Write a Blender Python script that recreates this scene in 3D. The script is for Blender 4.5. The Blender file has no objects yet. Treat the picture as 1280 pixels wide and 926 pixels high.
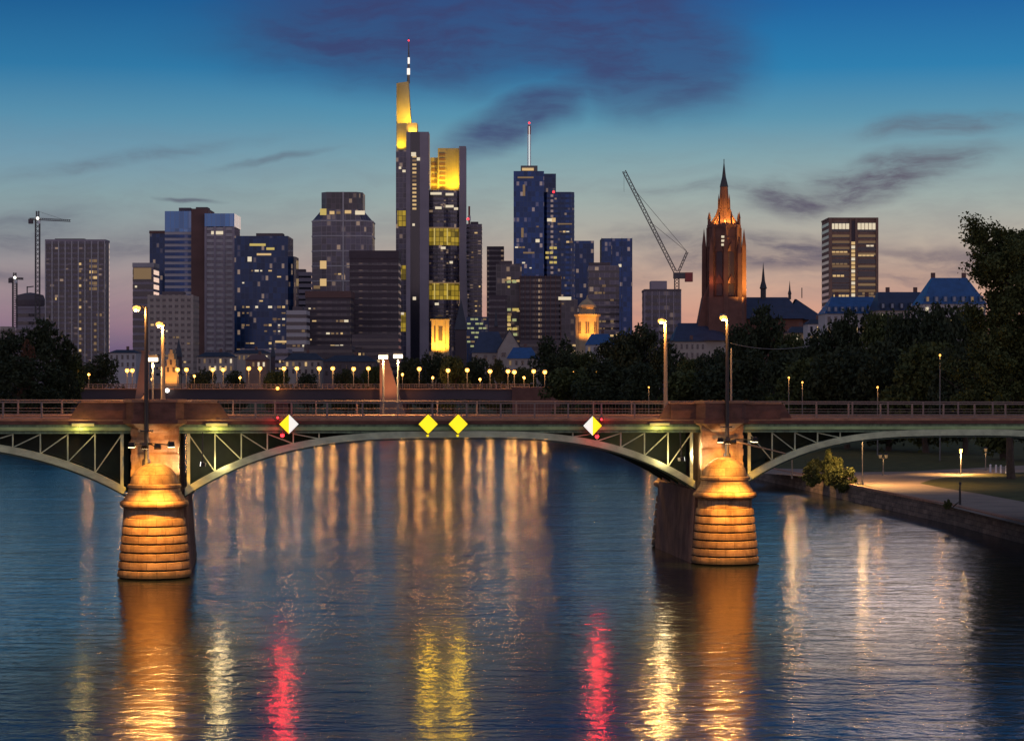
import bpy, math, random
import numpy as np
from mathutils import Vector
R = math.radians
rnd = random.Random(7)

# ------------------------------------------------------------------ camera, sky, exposure
SC = bpy.context.scene
COL = SC.collection
F, H, YH = 2900.0, 13.8, 470.0        # focal length in photo pixels, eye height over the water, horizon row

def P(px, py, Y):
    return Vector(((px - 640) / F * Y, Y, H - (py - YH) / F * Y))

cd = bpy.data.cameras.new('camera')
cam = bpy.data.objects.new('camera', cd)
COL.objects.link(cam)
cam.location = (0, 0, H)
cam.rotation_euler = (R(90), 0, 0)
cd.sensor_fit = 'HORIZONTAL'
cd.sensor_width = 36
cd.lens = F / 1280 * 36
cd.shift_y = (YH - 463) / 1280
cd.clip_start = 0.5
cd.clip_end = 30000
SC.camera = cam
SC.view_settings.view_transform = 'Standard'
SC.view_settings.look = 'None'
SC.view_settings.exposure = 0
SC.view_settings.gamma = 1
SC.view_settings.use_curve_mapping = False
try:
    SC.cycles.use_denoising = True
    SC.cycles.use_light_tree = True
    SC.cycles.sample_clamp_indirect = 4.0
    SC.cycles.sample_clamp_direct = 0.0
    SC.cycles.max_bounces = 5
    SC.cycles.diffuse_bounces = 2
    SC.cycles.glossy_bounces = 3
    SC.cycles.caustics_reflective = False
    SC.cycles.caustics_refractive = False
except Exception:
    pass

def lin(c):
    out = []
    for v in c:
        v = v / 255.0
        out.append(v / 12.92 if v <= 0.04045 else ((v + 0.055) / 1.055) ** 2.4)
    return tuple(out) + (1.0,)

def build_world():
    w = bpy.data.worlds.new('World')
    SC.world = w
    w.use_nodes = True
    nt = w.node_tree
    N, L = nt.nodes, nt.links
    N.clear()
    out = N.new('ShaderNodeOutputWorld')
    bg = N.new('ShaderNodeBackground')
    L.new(bg.outputs[0], out.inputs[0])
    tc = N.new('ShaderNodeTexCoord')
    sep = N.new('ShaderNodeSeparateXYZ')
    L.new(tc.outputs['Generated'], sep.inputs[0])

    def math_(op, a, b=None, c=None):
        n = N.new('ShaderNodeMath'); n.operation = op
        for i, v in enumerate((a, b, c)):
            if v is None: continue
            if isinstance(v, (int, float)): n.inputs[i].default_value = v
            else: L.new(v, n.inputs[i])
        return n.outputs[0]

    def mapr(v, a, b, c, d, smooth=True):
        n = N.new('ShaderNodeMapRange')
        n.interpolation_type = 'SMOOTHSTEP' if smooth else 'LINEAR'
        L.new(v, n.inputs[0])
        for i, q in enumerate((a, b, c, d)): n.inputs[i + 1].default_value = q
        return n.outputs[0]

    def mix(f, a, b):
        n = N.new('ShaderNodeMix'); n.data_type = 'RGBA'
        if isinstance(f, (int, float)): n.inputs[0].default_value = f
        else: L.new(f, n.inputs[0])
        for s, v in ((6, a), (7, b)):
            if isinstance(v, tuple): n.inputs[s].default_value = v
            else: L.new(v, n.inputs[s])
        return n.outputs[2]

    az = math_('ARCTAN2', sep.outputs[0], sep.outputs[1])
    v = sep.outputs[2]

    def ramp(stops):
        n = N.new('ShaderNodeValToRGB')
        e = n.color_ramp.elements
        while len(e) > 1: e.remove(e[-1])
        for i, (p, c) in enumerate(stops):
            if i == 0: e[0].position = p; e[0].color = lin(c)
            else:
                k = e.new(p); k.color = lin(c)
        return n
    def py2(py): return (YH - py) / F / 0.5     # ramp position: elevation / 0.5
    vs = math_('MULTIPLY', v, 2.0)
    left = ramp([(0.0, (64, 62, 100)), (py2(440), (98, 86, 122)), (py2(400), (146, 120, 136)), (py2(350), (158, 142, 146)),
                 (py2(300), (142, 148, 152)), (py2(250), (132, 158, 164)), (py2(200), (112, 152, 172)), (py2(150), (84, 142, 172)),
                 (py2(90), (42, 118, 164)), (py2(10), (22, 92, 146)), (0.55, (22, 62, 104)), (1.0, (20, 44, 78))])
    right = ramp([(0.0, (120, 84, 96)), (py2(440), (168, 118, 116)), (py2(400), (204, 150, 132)), (py2(350), (198, 166, 148)),
                  (py2(300), (174, 168, 158)), (py2(250), (152, 170, 168)), (py2(200), (124, 162, 172)), (py2(150), (82, 146, 174)),
                  (py2(90), (24, 124, 174)), (py2(10), (0, 98, 160)), (0.55, (14, 62, 108)), (1.0, (20, 44, 78))])
    L.new(vs, left.inputs[0]); L.new(vs, right.inputs[0])
    col = mix(mapr(az, -0.21, 0.05, 0, 1), left.outputs[0], right.outputs[0])
    # the sky opposite the afterglow: mauve turning blue, brightened to fill the facades
    east = ramp([(0.0, (200, 172, 182)), (0.2, (206, 184, 198)), (0.5, (172, 172, 198)), (1.0, (112, 124, 158))])
    L.new(vs, east.inputs[0])
    col = mix(mapr(sep.outputs[1], 0.75, -0.2, 0, 1), col, east.outputs[0])

    # clouds: soft streaks where the evening has them
    uv = N.new('ShaderNodeCombineXYZ')
    L.new(az, uv.inputs[0]); L.new(v, uv.inputs[1])
    wob = N.new('ShaderNodeTexNoise')
    wob.inputs['Scale'].default_value = 14; wob.inputs['Detail'].default_value = 4
    L.new(uv.outputs[0], wob.inputs['Vector'])
    sub = N.new('ShaderNodeVectorMath'); sub.operation = 'SUBTRACT'
    L.new(wob.outputs['Color'], sub.inputs[0]); sub.inputs[1].default_value = (.5, .5, .5)
    mul = N.new('ShaderNodeVectorMath'); mul.operation = 'MULTIPLY'
    L.new(sub.outputs[0], mul.inputs[0]); mul.inputs[1].default_value = (.05, .022, 0)
    add = N.new('ShaderNodeVectorMath'); add.operation = 'ADD'
    L.new(uv.outputs[0], add.inputs[0]); L.new(mul.outputs[0], add.inputs[1])
    uvw = add.outputs[0]
    mp = N.new('ShaderNodeMapping'); mp.inputs['Scale'].default_value = (26, 110, 1)
    mp.inputs['Rotation'].default_value = (0, 0, R(-6))
    L.new(uvw, mp.inputs[0])
    nz = N.new('ShaderNodeTexNoise'); nz.inputs['Scale'].default_value = 1; nz.inputs['Detail'].default_value = 7
    nz.inputs['Roughness'].default_value = .64
    L.new(mp.outputs[0], nz.inputs['Vector'])
    streak = mapr(nz.outputs['Fac'], .36, .68, 0, 1)

    def blob(px, py, rx, ry, rot, wt, core=.15):
        m = N.new('ShaderNodeMapping'); m.vector_type = 'TEXTURE'
        m.inputs['Location'].default_value = ((px - 640) / F, (YH - py) / F, 0)
        m.inputs['Rotation'].default_value = (0, 0, R(rot))
        m.inputs['Scale'].default_value = (rx / F, ry / F, 1)
        L.new(uvw, m.inputs[0])
        ln = N.new('ShaderNodeVectorMath'); ln.operation = 'LENGTH'
        L.new(m.outputs[0], ln.inputs[0])
        return mapr(ln.outputs['Value'], 1.0, core, 0, wt)
    def total(bl):
        s = bl[0]
        for b in bl[1:]: s = math_('MAXIMUM', s, b)
        return s
    hi = total([blob(600, 18, 430, 125, 4, .92, .45), blob(790, 55, 200, 120, -12, .88, .4), blob(650, 148, 150, 46, 24, .85, .3), blob(440, 40, 230, 70, 12, .7, .2)])
    lo = total([blob(1085, 230, 185, 38, 12, 1, .25), blob(985, 252, 95, 32, -4, .95, .25), blob(965, 320, 190, 34, 0, .9, .25), blob(1180, 165, 130, 22, 5, .6), blob(1150, 335, 200, 26, 4, .6), blob(900, 240, 150, 14, 3, .5),
                blob(30, 290, 130, 30, 4, .6), blob(185, 308, 130, 26, 6, .5), blob(1170, 318, 180, 16, 0, .6), blob(20, 340, 120, 16, 0, .5),
                blob(1150, 372, 190, 14, -3, .55), blob(150, 210, 260, 14, 8, .35), blob(330, 208, 90, 7, 10, .45), blob(840, 300, 130, 22, 0, .45), blob(240, 254, 55, 4, 0, .9),
                blob(760, 340, 90, 18, 0, .4)])
    hf = math_('MULTIPLY', hi, math_('ADD', math_('MULTIPLY', streak, .3), .72))
    lf = math_('MULTIPLY', lo, math_('ADD', math_('MULTIPLY', streak, .7), .4))
    fine = math_('MULTIPLY', math_('MULTIPLY', streak, mapr(v, 0.13, 0.05, 0, .22)), 1.0)
    col = mix(fine, col, lin((112, 112, 126)))
    col = mix(hf, col, lin((52, 64, 110)))
    col = mix(lf, col, lin((84, 88, 108)))

    # a trace of the physical twilight sky on top
    sky = N.new('ShaderNodeTexSky'); sky.sky_type = 'NISHITA'; sky.sun_disc = False
    sky.sun_elevation = R(1.0); sky.sun_rotation = R(12)
    nm = N.new('ShaderNodeMix'); nm.data_type = 'RGBA'; nm.blend_type = 'ADD'
    nm.inputs[0].default_value = 0.002
    L.new(col, nm.inputs[6]); L.new(sky.outputs[0], nm.inputs[7])
    L.new(nm.outputs[2], bg.inputs[0])
    bg.inputs[1].default_value = 1.0
build_world()

# the last of the sun, already under the horizon haze behind the skyline
sd = bpy.data.lights.new('sun', 'SUN'); sd.energy = 0.04; sd.angle = R(10); sd.color = (1, .7, .55)
so = bpy.data.objects.new('sun', sd); COL.objects.link(so); so.rotation_euler = (R(-86), 0, R(-12))

# ------------------------------------------------------------------ materials
def mat(name, col, rough=.8, spec=.5, metal=0, noise=None, bump=None, emit=None, estr=1, coat=0):
    m = bpy.data.materials.new(name); m.use_nodes = True
    nt = m.node_tree; b = nt.nodes['Principled BSDF']
    c = tuple(col) + (1,) if len(col) == 3 else col
    b.inputs['Base Color'].default_value = c
    b.inputs['Roughness'].default_value = rough
    b.inputs['Specular IOR Level'].default_value = spec
    b.inputs['Metallic'].default_value = metal
    if noise or bump:
        tc = nt.nodes.new('ShaderNodeTexCoord')
    if noise:      # (scale xyz, strength, dark colour factor)
        sc, lo_, hi_ = noise
        mp = nt.nodes.new('ShaderNodeMapping'); mp.inputs['Scale'].default_value = sc if isinstance(sc, tuple) else (sc,) * 3
        nz = nt.nodes.new('ShaderNodeTexNoise'); nz.inputs['Scale'].default_value = 1; nz.inputs['Detail'].default_value = 6
        nz.inputs['Roughness'].default_value = .62
        nt.links.new(tc.outputs['Object'], mp.inputs[0]); nt.links.new(mp.outputs[0], nz.inputs['Vector'])
        rp = nt.nodes.new('ShaderNodeValToRGB')
        rp.color_ramp.elements[0].position = .32; rp.color_ramp.elements[1].position = .68
        rp.color_ramp.elements[0].color = tuple(x * lo_ for x in c[:3]) + (1,)
        rp.color_ramp.elements[1].color = tuple(min(1, x * hi_) for x in c[:3]) + (1,)
        nt.links.new(nz.outputs['Fac'], rp.inputs[0]); nt.links.new(rp.outputs[0], b.inputs['Base Color'])
    if bump:
        sc, st, dist = bump
        n2 = nt.nodes.new('ShaderNodeTexNoise'); n2.inputs['Scale'].default_value = sc; n2.inputs['Detail'].default_value = 5
        nt.links.new(tc.outputs['Object'], n2.inputs['Vector'])
        bp = nt.nodes.new('ShaderNodeBump'); bp.inputs['Strength'].default_value = st; bp.inputs['Distance'].default_value = dist
        nt.links.new(n2.outputs['Fac'], bp.inputs['Height']); nt.links.new(bp.outputs[0], b.inputs['Normal'])
    if emit:
        b.inputs['Emission Color'].default_value = tuple(emit) + (1,)
        b.inputs['Emission Strength'].default_value = estr
        try: m.cycles.emission_sampling = 'NONE'
        except Exception: pass
    return m

def grid_glass(name, col, line, sx, sz, rough=.12, spec=.8):
    """curtain wall: dark panes of slightly different tint in a fine frame grid"""
    m = mat(name, col, rough, spec)
    nt = m.node_tree; b = nt.nodes['Principled BSDF']
    tc = nt.nodes.new('ShaderNodeTexCoord'); sp = nt.nodes.new('ShaderNodeSeparateXYZ')
    nt.links.new(tc.outputs['Object'], sp.inputs[0])
    ad = nt.nodes.new('ShaderNodeMath'); nt.links.new(sp.outputs[0], ad.inputs[0]); nt.links.new(sp.outputs[1], ad.inputs[1])
    cb = nt.nodes.new('ShaderNodeCombineXYZ'); nt.links.new(ad.outputs[0], cb.inputs[0]); nt.links.new(sp.outputs[2], cb.inputs[1])
    br = nt.nodes.new('ShaderNodeTexBrick'); br.offset = 0
    nt.links.new(cb.outputs[0], br.inputs['Vector'])
    br.inputs['Scale'].default_value = 1
    br.inputs['Brick Width'].default_value = sx; br.inputs['Row Height'].default_value = sz
    br.inputs['Mortar Size'].default_value = .16; br.inputs['Mortar Smooth'].default_value = .1
    br.inputs['Color1'].default_value = tuple(c * .5 for c in col) + (1,)
    br.inputs['Color2'].default_value = tuple(min(1, c * 1.8) for c in col) + (1,)
    br.inputs['Mortar'].default_value = tuple(line) + (1,)
    nt.links.new(br.outputs['Color'], b.inputs['Base Color'])
    # a few panes with a lamp still burning far inside
    b2 = nt.nodes.new('ShaderNodeTexBrick'); b2.offset = 0
    nt.links.new(cb.outputs[0], b2.inputs['Vector'])
    for k, v in (('Scale', 1), ('Brick Width', sx), ('Row Height', sz), ('Mortar Size', .5), ('Mortar Smooth', .1)): b2.inputs[k].default_value = v
    b2.inputs['Color1'].default_value = (0, 0, 0, 1); b2.inputs['Color2'].default_value = (1, 1, 1, 1); b2.inputs['Mortar'].default_value = (0, 0, 0, 1)
    mr = nt.nodes.new('ShaderNodeMapRange'); nt.links.new(b2.outputs['Color'], mr.inputs[0])
    mr.inputs[1].default_value = .86; mr.inputs[2].default_value = 1.0; mr.inputs[3].default_value = 0; mr.inputs[4].default_value = .24
    nt.links.new(mr.outputs[0], b.inputs['Emission Strength']); b.inputs['Emission Color'].default_value = (1, .66, .36, 1)
    try: m.cycles.emission_sampling = 'NONE'
    except Exception: pass
    return m

M = {}
M['concrete_mauve'] = mat('concrete_mauve', (.34, .28, .30), .8, noise=((.02, .02, .05), .85, 1.12))
M['concrete_pale'] = mat('concrete_pale', (.50, .45, .43), .8, noise=((.03, .03, .08), .88, 1.1))
M['concrete_dark'] = mat('concrete_dark', (.12, .09, .09), .8, noise=((.03, .03, .06), .8, 1.2))
M['brown_dark'] = mat('brown_dark', (.075, .05, .055), .7, noise=((.03, .03, .06), .8, 1.2))
M['brown_red'] = mat('brown_red', (.15, .075, .06), .75, noise=((.05, .05, .1), .8, 1.2))
M['stone_beige'] = mat('stone_beige', (.42, .34, .28), .85, noise=(.15, .85, 1.1))
M['rust_stone'] = mat('rust_stone', (.28, .16, .11), .85, noise=(.15, .8, 1.15))
M['white_metal'] = mat('white_metal', (.62, .62, .64), .5)
M['glass_dark'] = mat('glass_dark', (.018, .018, .028), .1, .8)
M['glass_blue'] = grid_glass('glass_blue', (.013, .048, .16), (.03, .06, .13), 3.0, 4.0)
M['glass_navy'] = grid_glass('glass_navy', (.010, .028, .075), (.025, .04, .075), 2.6, 3.9)
for k_, t_ in (('glass_blue', (.45, .60, .95, 1)), ('glass_navy', (.45, .58, .90, 1))): M[k_].node_tree.nodes['Principled BSDF'].inputs['Specular Tint'].default_value = t_
M['glass_violet'] = grid_glass('glass_violet', (.06, .055, .09), (.20, .17, .19), 3.4, 4.2, .2)
M['glass_brown'] = grid_glass('glass_brown', (.05, .036, .045), (.10, .075, .08), 3.0, 3.8, .3)
M['glass_sky'] = grid_glass('glass_sky', (.06, .22, .46), (.12, .26, .45), 3.0, 12.0, .15)
M['roof_dark'] = mat('roof_dark', (.035, .038, .05), .55, noise=(.4, .75, 1.25))
M['roof_slate'] = mat('roof_slate', (.025, .085, .21), .32, .5, noise=((.5, .5, .5), .8, 1.2))
M['roof_navy'] = mat('roof_navy', (.03, .04, .075), .5, noise=(.4, .8, 1.2))
M['sandstone'] = mat('sandstone', (.17, .072, .05), .85, noise=(.3, .75, 1.2))
M['copper_dark'] = mat('copper_dark', (.04, .04, .045), .6)
M['win_warm'] = mat('win_warm', (.1, .08, .05), .3, emit=(1, .66, .28), estr=.62)
M['win_pale'] = mat('win_pale', (.1, .1, .08), .3, emit=(1, .84, .58), estr=.72)
M['win_yellow'] = mat('win_yellow', (.1, .1, .03), .3, emit=(1, .74, .2), estr=.5)
M['win_dim'] = mat('win_dim', (.08, .06, .04), .3, emit=(1, .62, .28), estr=.17)
M['win_faint'] = mat('win_faint', (.08, .06, .04), .3, emit=(1, .58, .26), estr=.12)
M['win_green'] = mat('win_green', (.08, .08, .04), .3, emit=(.85, .9, .42), estr=.38)
M['garden_yellow'] = mat('garden_yellow', (.2, .16, .02), .4, emit=(1, .66, .06), estr=.26)
def uneven(m, sx, sz, lo, hi):
    nt = m.node_tree; N, L = nt.nodes, nt.links; b = N['Principled BSDF']
    tc = N.new('ShaderNodeTexCoord'); sp = N.new('ShaderNodeSeparateXYZ'); cb = N.new('ShaderNodeCombineXYZ'); br = N.new('ShaderNodeTexBrick'); br.offset = 0
    L.new(tc.outputs['Object'], sp.inputs[0]); L.new(sp.outputs[0], cb.inputs[0]); L.new(sp.outputs[2], cb.inputs[1]); L.new(cb.outputs[0], br.inputs['Vector'])
    br.inputs['Scale'].default_value = 1; br.inputs['Brick Width'].default_value = sx; br.inputs['Row Height'].default_value = sz; br.inputs['Mortar Size'].default_value = .22
    br.inputs['Color1'].default_value = (lo,) * 3 + (1,); br.inputs['Color2'].default_value = (hi,) * 3 + (1,); br.inputs['Mortar'].default_value = (.02, .02, .02, 1)
    L.new(br.outputs['Color'], b.inputs['Emission Strength'])
uneven(M['garden_yellow'], 3.1, 4.4, .06, .42)
M['lamp_red'] = mat('lamp_red', (.3, .02, .02), .3, emit=(1, .03, .04), estr=3.5)
M['lamp_amber'] = mat('lamp_amber', (.5, .4, .2), .3, emit=(1, .43, .07), estr=2.3)
M['lamp_white'] = mat('lamp_white', (.6, .55, .5), .3, emit=(1, .82, .5), estr=5)
M['lamp_flood'] = mat('lamp_flood', (.6, .55, .5), .3, emit=(1, .78, .4), estr=9)
M['lamp_cool'] = mat('lamp_cool', (.6, .6, .6), .3, emit=(1, .95, .82), estr=4)
M['sign_yellow'] = mat('sign_yellow', (.85, .65, .02), .45, emit=(1, .74, .01), estr=1.1)  # sign faces glow by emission, standing in for lamplight on them
M['sign_white'] = mat('sign_white', (.85, .85, .8), .45, emit=(1, .95, .82), estr=.8)  # glows likewise in place of lamplight
M['iron_black'] = mat('iron_black', (.022, .017, .016), .5)
M['iron_grey'] = mat('iron_grey', (.16, .15, .14), .5, metal=.3)
M['crane_grey'] = mat('crane_grey', (.10, .085, .085), .6)
M['crane_red'] = mat('crane_red', (.35, .06, .05), .6)
M['pole_pale'] = mat('pole_pale', (.26, .2, .13), .6)
M['green_paint'] = mat('green_paint', (.17, .25, .13), .5, noise=((2.4, 2.4, .25), .45, 1.3), bump=(6, .15, .02))
M['green_light'] = mat('green_light', (.55, .60, .36), .5, noise=((.9, .9, 1.6), .7, 1.15), bump=(6, .15, .02))
M['green_light2'] = mat('green_bright', (.36, .50, .20), .5, noise=((.9, .9, 1.6), .7, 1.15))
M['green_dark'] = mat('green_dark', (.03, .052, .028), .6, noise=(1.0, .7, 1.2))  # darkened copy of the green; shade of the inner steelwork put into the colour
M['rail_paint'] = mat('rail_paint', (.22, .15, .12), .5)
M['coping'] = mat('coping', (.36, .18, .10), .8, noise=((1.5, 1.5, 3), .7, 1.2), bump=(9, .2, .02))
M['parapet_stone'] = mat('parapet_stone', (.15, .062, .04), .85, noise=((1.2, 1.2, 2.2), .65, 1.25), bump=(7, .3, .03))
M['pier_side'] = mat('pier_side', (.27, .14, .085), .85, noise=((.8, .8, .5), .5, 1.25), bump=(5, .4, .04))
M['asphalt'] = mat('asphalt', (.05, .048, .046), .85, noise=(.6, .8, 1.2))
M['skin'] = mat('skin', (.45, .28, .2), .6)
M['cloth_tan'] = mat('cloth_tan', (.30, .2, .13), .8)
M['cloth_dark'] = mat('cloth_dark', (.05, .05, .07), .85)
M['hair'] = mat('hair', (.05, .03, .02), .7)
M['bark'] = mat('bark', (.07, .05, .035), .9, noise=(3, .7, 1.3))
M['quay_stone'] = mat('quay_stone', (.17, .12, .085), .9, noise=((.5, .5, 1.6), .55, 1.35), bump=(2.5, .6, .08))
def joints(m, w, h):
    nt = m.node_tree; N, L = nt.nodes, nt.links; b = N['Principled BSDF']; src = b.inputs['Base Color'].links[0].from_socket
    tc = N.new('ShaderNodeTexCoord'); sp = N.new('ShaderNodeSeparateXYZ'); cb = N.new('ShaderNodeCombineXYZ'); br = N.new('ShaderNodeTexBrick')
    L.new(tc.outputs['Object'], sp.inputs[0]); L.new(sp.outputs[1], cb.inputs[0]); L.new(sp.outputs[2], cb.inputs[1]); L.new(cb.outputs[0], br.inputs['Vector'])
    for k, v in (('Scale', 1), ('Brick Width', w), ('Row Height', h), ('Mortar Size', .03), ('Mortar Smooth', .3)): br.inputs[k].default_value = v
    br.inputs['Color1'].default_value = (.6, .58, .55, 1); br.inputs['Color2'].default_value = (1.15, 1.1, 1.05, 1); br.inputs['Mortar'].default_value = (.3, .28, .26, 1)
    mx = N.new('ShaderNodeMix'); mx.data_type = 'RGBA'; mx.blend_type = 'MULTIPLY'; mx.inputs[0].default_value = .9
    L.new(src, mx.inputs[6]); L.new(br.outputs['Color'], mx.inputs[7]); L.new(mx.outputs[2], b.inputs['Base Color'])
joints(M['quay_stone'], 1.5, .45)
M['path'] = mat('path', (.27, .19, .13), .9, noise=(.35, .78, 1.2))

def stone_courses():
    """weathered pier sandstone with vertical joints and dark stains"""
    m = mat('pier_stone', (.40, .27, .16), .82)
    nt = m.node_tree; b = nt.nodes['Principled BSDF']; N, L = nt.nodes, nt.links
    tc = N.new('ShaderNodeTexCoord')
    def noise(sc, det=6):
        mp = N.new('ShaderNodeMapping'); mp.inputs['Scale'].default_value = sc
        n = N.new('ShaderNodeTexNoise'); n.inputs['Scale'].default_value = 1; n.inputs['Detail'].default_value = det; n.inputs['Roughness'].default_value = .65
        L.new(tc.outputs['Object'], mp.inputs[0]); L.new(mp.outputs[0], n.inputs['Vector'])
        return n
    n1 = noise((.9, .9, 1.6)); n2 = noise((3.5, 3.5, 1.1)); n3 = noise((1.3, 1.3, .35))
    r1 = N.new('ShaderNodeValToRGB'); r1.color_ramp.elements[0].color = (.24, .13, .06, 1); r1.color_ramp.elements[1].color = (.42, .27, .14, 1)
    r1.color_ramp.elements[0].position = .35; r1.color_ramp.elements[1].position = .66
    L.new(n1.outputs['Fac'], r1.inputs[0])
    r2 = N.new('ShaderNodeValToRGB'); r2.color_ramp.elements[0].color = (.32, .28, .25, 1); r2.color_ramp.elements[1].color = (1, 1, 1, 1)
    r2.color_ramp.elements[0].position = .30; r2.color_ramp.elements[1].position = .5
    L.new(n3.outputs['Fac'], r2.inputs[0])
    mx = N.new('ShaderNodeMix'); mx.data_type = 'RGBA'; mx.blend_type = 'MULTIPLY'; mx.inputs[0].default_value = .8
    L.new(r1.outputs[0], mx.inputs[6]); L.new(r2.outputs[0], mx.inputs[7])
    L.new(mx.outputs[2], b.inputs['Base Color'])
    bp = N.new('ShaderNodeBump'); bp.inputs['Strength'].default_value = .55; bp.inputs['Distance'].default_value = .06
    L.new(n2.outputs['Fac'], bp.inputs['Height']); L.new(bp.outputs[0], b.inputs['Normal'])
    return m
M['pier_stone'] = stone_courses()

def cutwater():
    m = M['pier_stone'].copy(); m.name = 'cutwater_stone'
    nt = m.node_tree; b = nt.nodes['Principled BSDF']; N, L = nt.nodes, nt.links
    src = b.inputs['Base Color'].links[0].from_socket
    tc = N.new('ShaderNodeTexCoord'); g = N.new('ShaderNodeSeparateXYZ'); L.new(tc.outputs['Generated'], g.inputs[0])
    o = N.new('ShaderNodeSeparateXYZ'); L.new(tc.outputs['Object'], o.inputs[0])
    def mth(op, a, k, c=None):
        n = N.new('ShaderNodeMath'); n.operation = op
        for i, v in enumerate((a, k)):
            if isinstance(v, (int, float)): n.inputs[i].default_value = v
            else: L.new(v, n.inputs[i])
        return n.outputs[0]
    ang = mth('ARCTAN2', mth('SUBTRACT', g.outputs[1], .5), mth('SUBTRACT', g.outputs[0], .5))
    cb = N.new('ShaderNodeCombineXYZ'); L.new(mth('MULTIPLY', ang, 2.3), cb.inputs[0]); L.new(o.outputs[2], cb.inputs[1])
    br = N.new('ShaderNodeTexBrick'); L.new(cb.outputs[0], br.inputs['Vector'])
    for k, v in (('Scale', 1), ('Brick Width', 1.25), ('Row Height', .589), ('Mortar Size', .018), ('Mortar Smooth', .3)): br.inputs[k].default_value = v
    br.inputs['Color1'].default_value = (.62, .6, .58, 1); br.inputs['Color2'].default_value = (1, 1, 1, 1); br.inputs['Mortar'].default_value = (.25, .22, .2, 1)
    mx = N.new('ShaderNodeMix'); mx.data_type = 'RGBA'; mx.blend_type = 'MULTIPLY'; mx.inputs[0].default_value = .9
    L.new(src, mx.inputs[6]); L.new(br.outputs['Color'], mx.inputs[7])
    # wet, algae dark band at the water line
    nz = N.new('ShaderNodeTexNoise'); nz.inputs['Scale'].default_value = 1.6; nz.inputs['Detail'].default_value = 4; L.new(tc.outputs['Object'], nz.inputs['Vector'])
    mr = N.new('ShaderNodeMapRange'); L.new(mth('ADD', o.outputs[2], mth('MULTIPLY', nz.outputs['Fac'], -.7)), mr.inputs[0])
    mr.inputs[1].default_value = -.15; mr.inputs[2].default_value = .2; mr.inputs[3].default_value = .8; mr.inputs[4].default_value = 0
    m2 = N.new('ShaderNodeMix'); m2.data_type = 'RGBA'; L.new(mr.outputs[0], m2.inputs[0]); L.new(mx.outputs[2], m2.inputs[6]); m2.inputs[7].default_value = (.035, .032, .018, 1)
    L.new(m2.outputs[2], b.inputs['Base Color'])
    return m
M['cutwater_stone'] = cutwater()

def foliage(name, dark, light):
    m = mat(name, dark, .75, .2)
    nt = m.node_tree; b = nt.nodes['Principled BSDF']; N, L = nt.nodes, nt.links
    g = N.new('ShaderNodeNewGeometry')
    r = N.new('ShaderNodeValToRGB'); r.color_ramp.elements[0].color = tuple(dark) + (1,); r.color_ramp.elements[1].color = tuple(light) + (1,)
    L.new(g.outputs['Random Per Island'], r.inputs[0]); L.new(r.outputs[0], b.inputs['Base Color'])
    return m
M['leaf_dark'] = foliage('leaf_dark', (.018, .026, .012), (.05, .06, .025))
M['leaf_mid'] = foliage('leaf_mid', (.034, .046, .014), (.095, .105, .03))
M['leaf_warm'] = foliage('leaf_warm', (.04, .034, .014), (.10, .085, .03))
M['leaf_rust'] = foliage('leaf_rust', (.07, .03, .018), (.14, .06, .03))
M['leaf_bush'] = foliage('leaf_bush', (.045, .06, .016), (.13, .135, .04))

def grass_mat():
    m = mat('grass', (.085, .08, .025), .9, .2, noise=(.5, .6, 1.35), bump=(9, .7, .06))
    return m
M['grass'] = grass_mat()
M['city_ground'] = mat('city_ground', (.06, .055, .05), .9, noise=(.05, .7, 1.3))

def water_mat():
    m = mat('river_water', (.006, .010, .014), .17, .5)
    nt = m.node_tree; b = nt.nodes['Principled BSDF']; N, L = nt.nodes, nt.links
    b.inputs['IOR'].default_value = 1.34
    b.inputs['Specular Tint'].default_value = (.92, .95, 1, 1)
    tc = N.new('ShaderNodeTexCoord')
    def noise(sc, det, dist=0):
        mp = N.new('ShaderNodeMapping'); mp.inputs['Scale'].default_value = sc
        n = N.new('ShaderNodeTexNoise'); n.inputs['Scale'].default_value = 1; n.inputs['Detail'].default_value = det
        n.inputs['Distortion'].default_value = dist
        L.new(tc.outputs['Object'], mp.inputs[0]); L.new(mp.outputs[0], n.inputs['Vector'])
        return n.outputs['Fac']
    def m2(op, a, k):
        n = N.new('ShaderNodeMath'); n.operation = op
        L.new(a, n.inputs[0])
        if isinstance(k, (int, float)): n.inputs[1].default_value = k
        else: L.new(k, n.inputs[1])
        return n.outputs[0]
    small = m2('MULTIPLY', noise((1.7, 1.5, 1), 4, .4), .023)
    mid = m2('MULTIPLY', noise((.38, .62, 1), 4, .8), .062)
    big = m2('MULTIPLY', noise((.05, .11, 1), 3, .6), .12)
    hgt = m2('ADD', m2('ADD', small, mid), big)
    bp = N.new('ShaderNodeBump'); bp.inputs['Strength'].default_value = 1.0; bp.inputs['Distance'].default_value = 1.0
    L.new(hgt, bp.inputs['Height']); L.new(bp.outputs[0], b.inputs['Normal'])
    # wind lanes: patches a little rougher than others
    rr = N.new('ShaderNodeMapRange'); L.new(noise((.03, .012, 1), 4, 1.0), rr.inputs[0])
    rr.inputs[1].default_value = .35; rr.inputs[2].default_value = .65; rr.inputs[3].default_value = .10; rr.inputs[4].default_value = .17
    L.new(rr.outputs[0], b.inputs['Roughness'])
    return m
M['water'] = water_mat()

# ------------------------------------------------------------------ mesh helpers
def origin(o):
    v = Vector((0, 0, 0))
    while o is not None:
        v += o.location; o = o.parent
    return v

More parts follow.
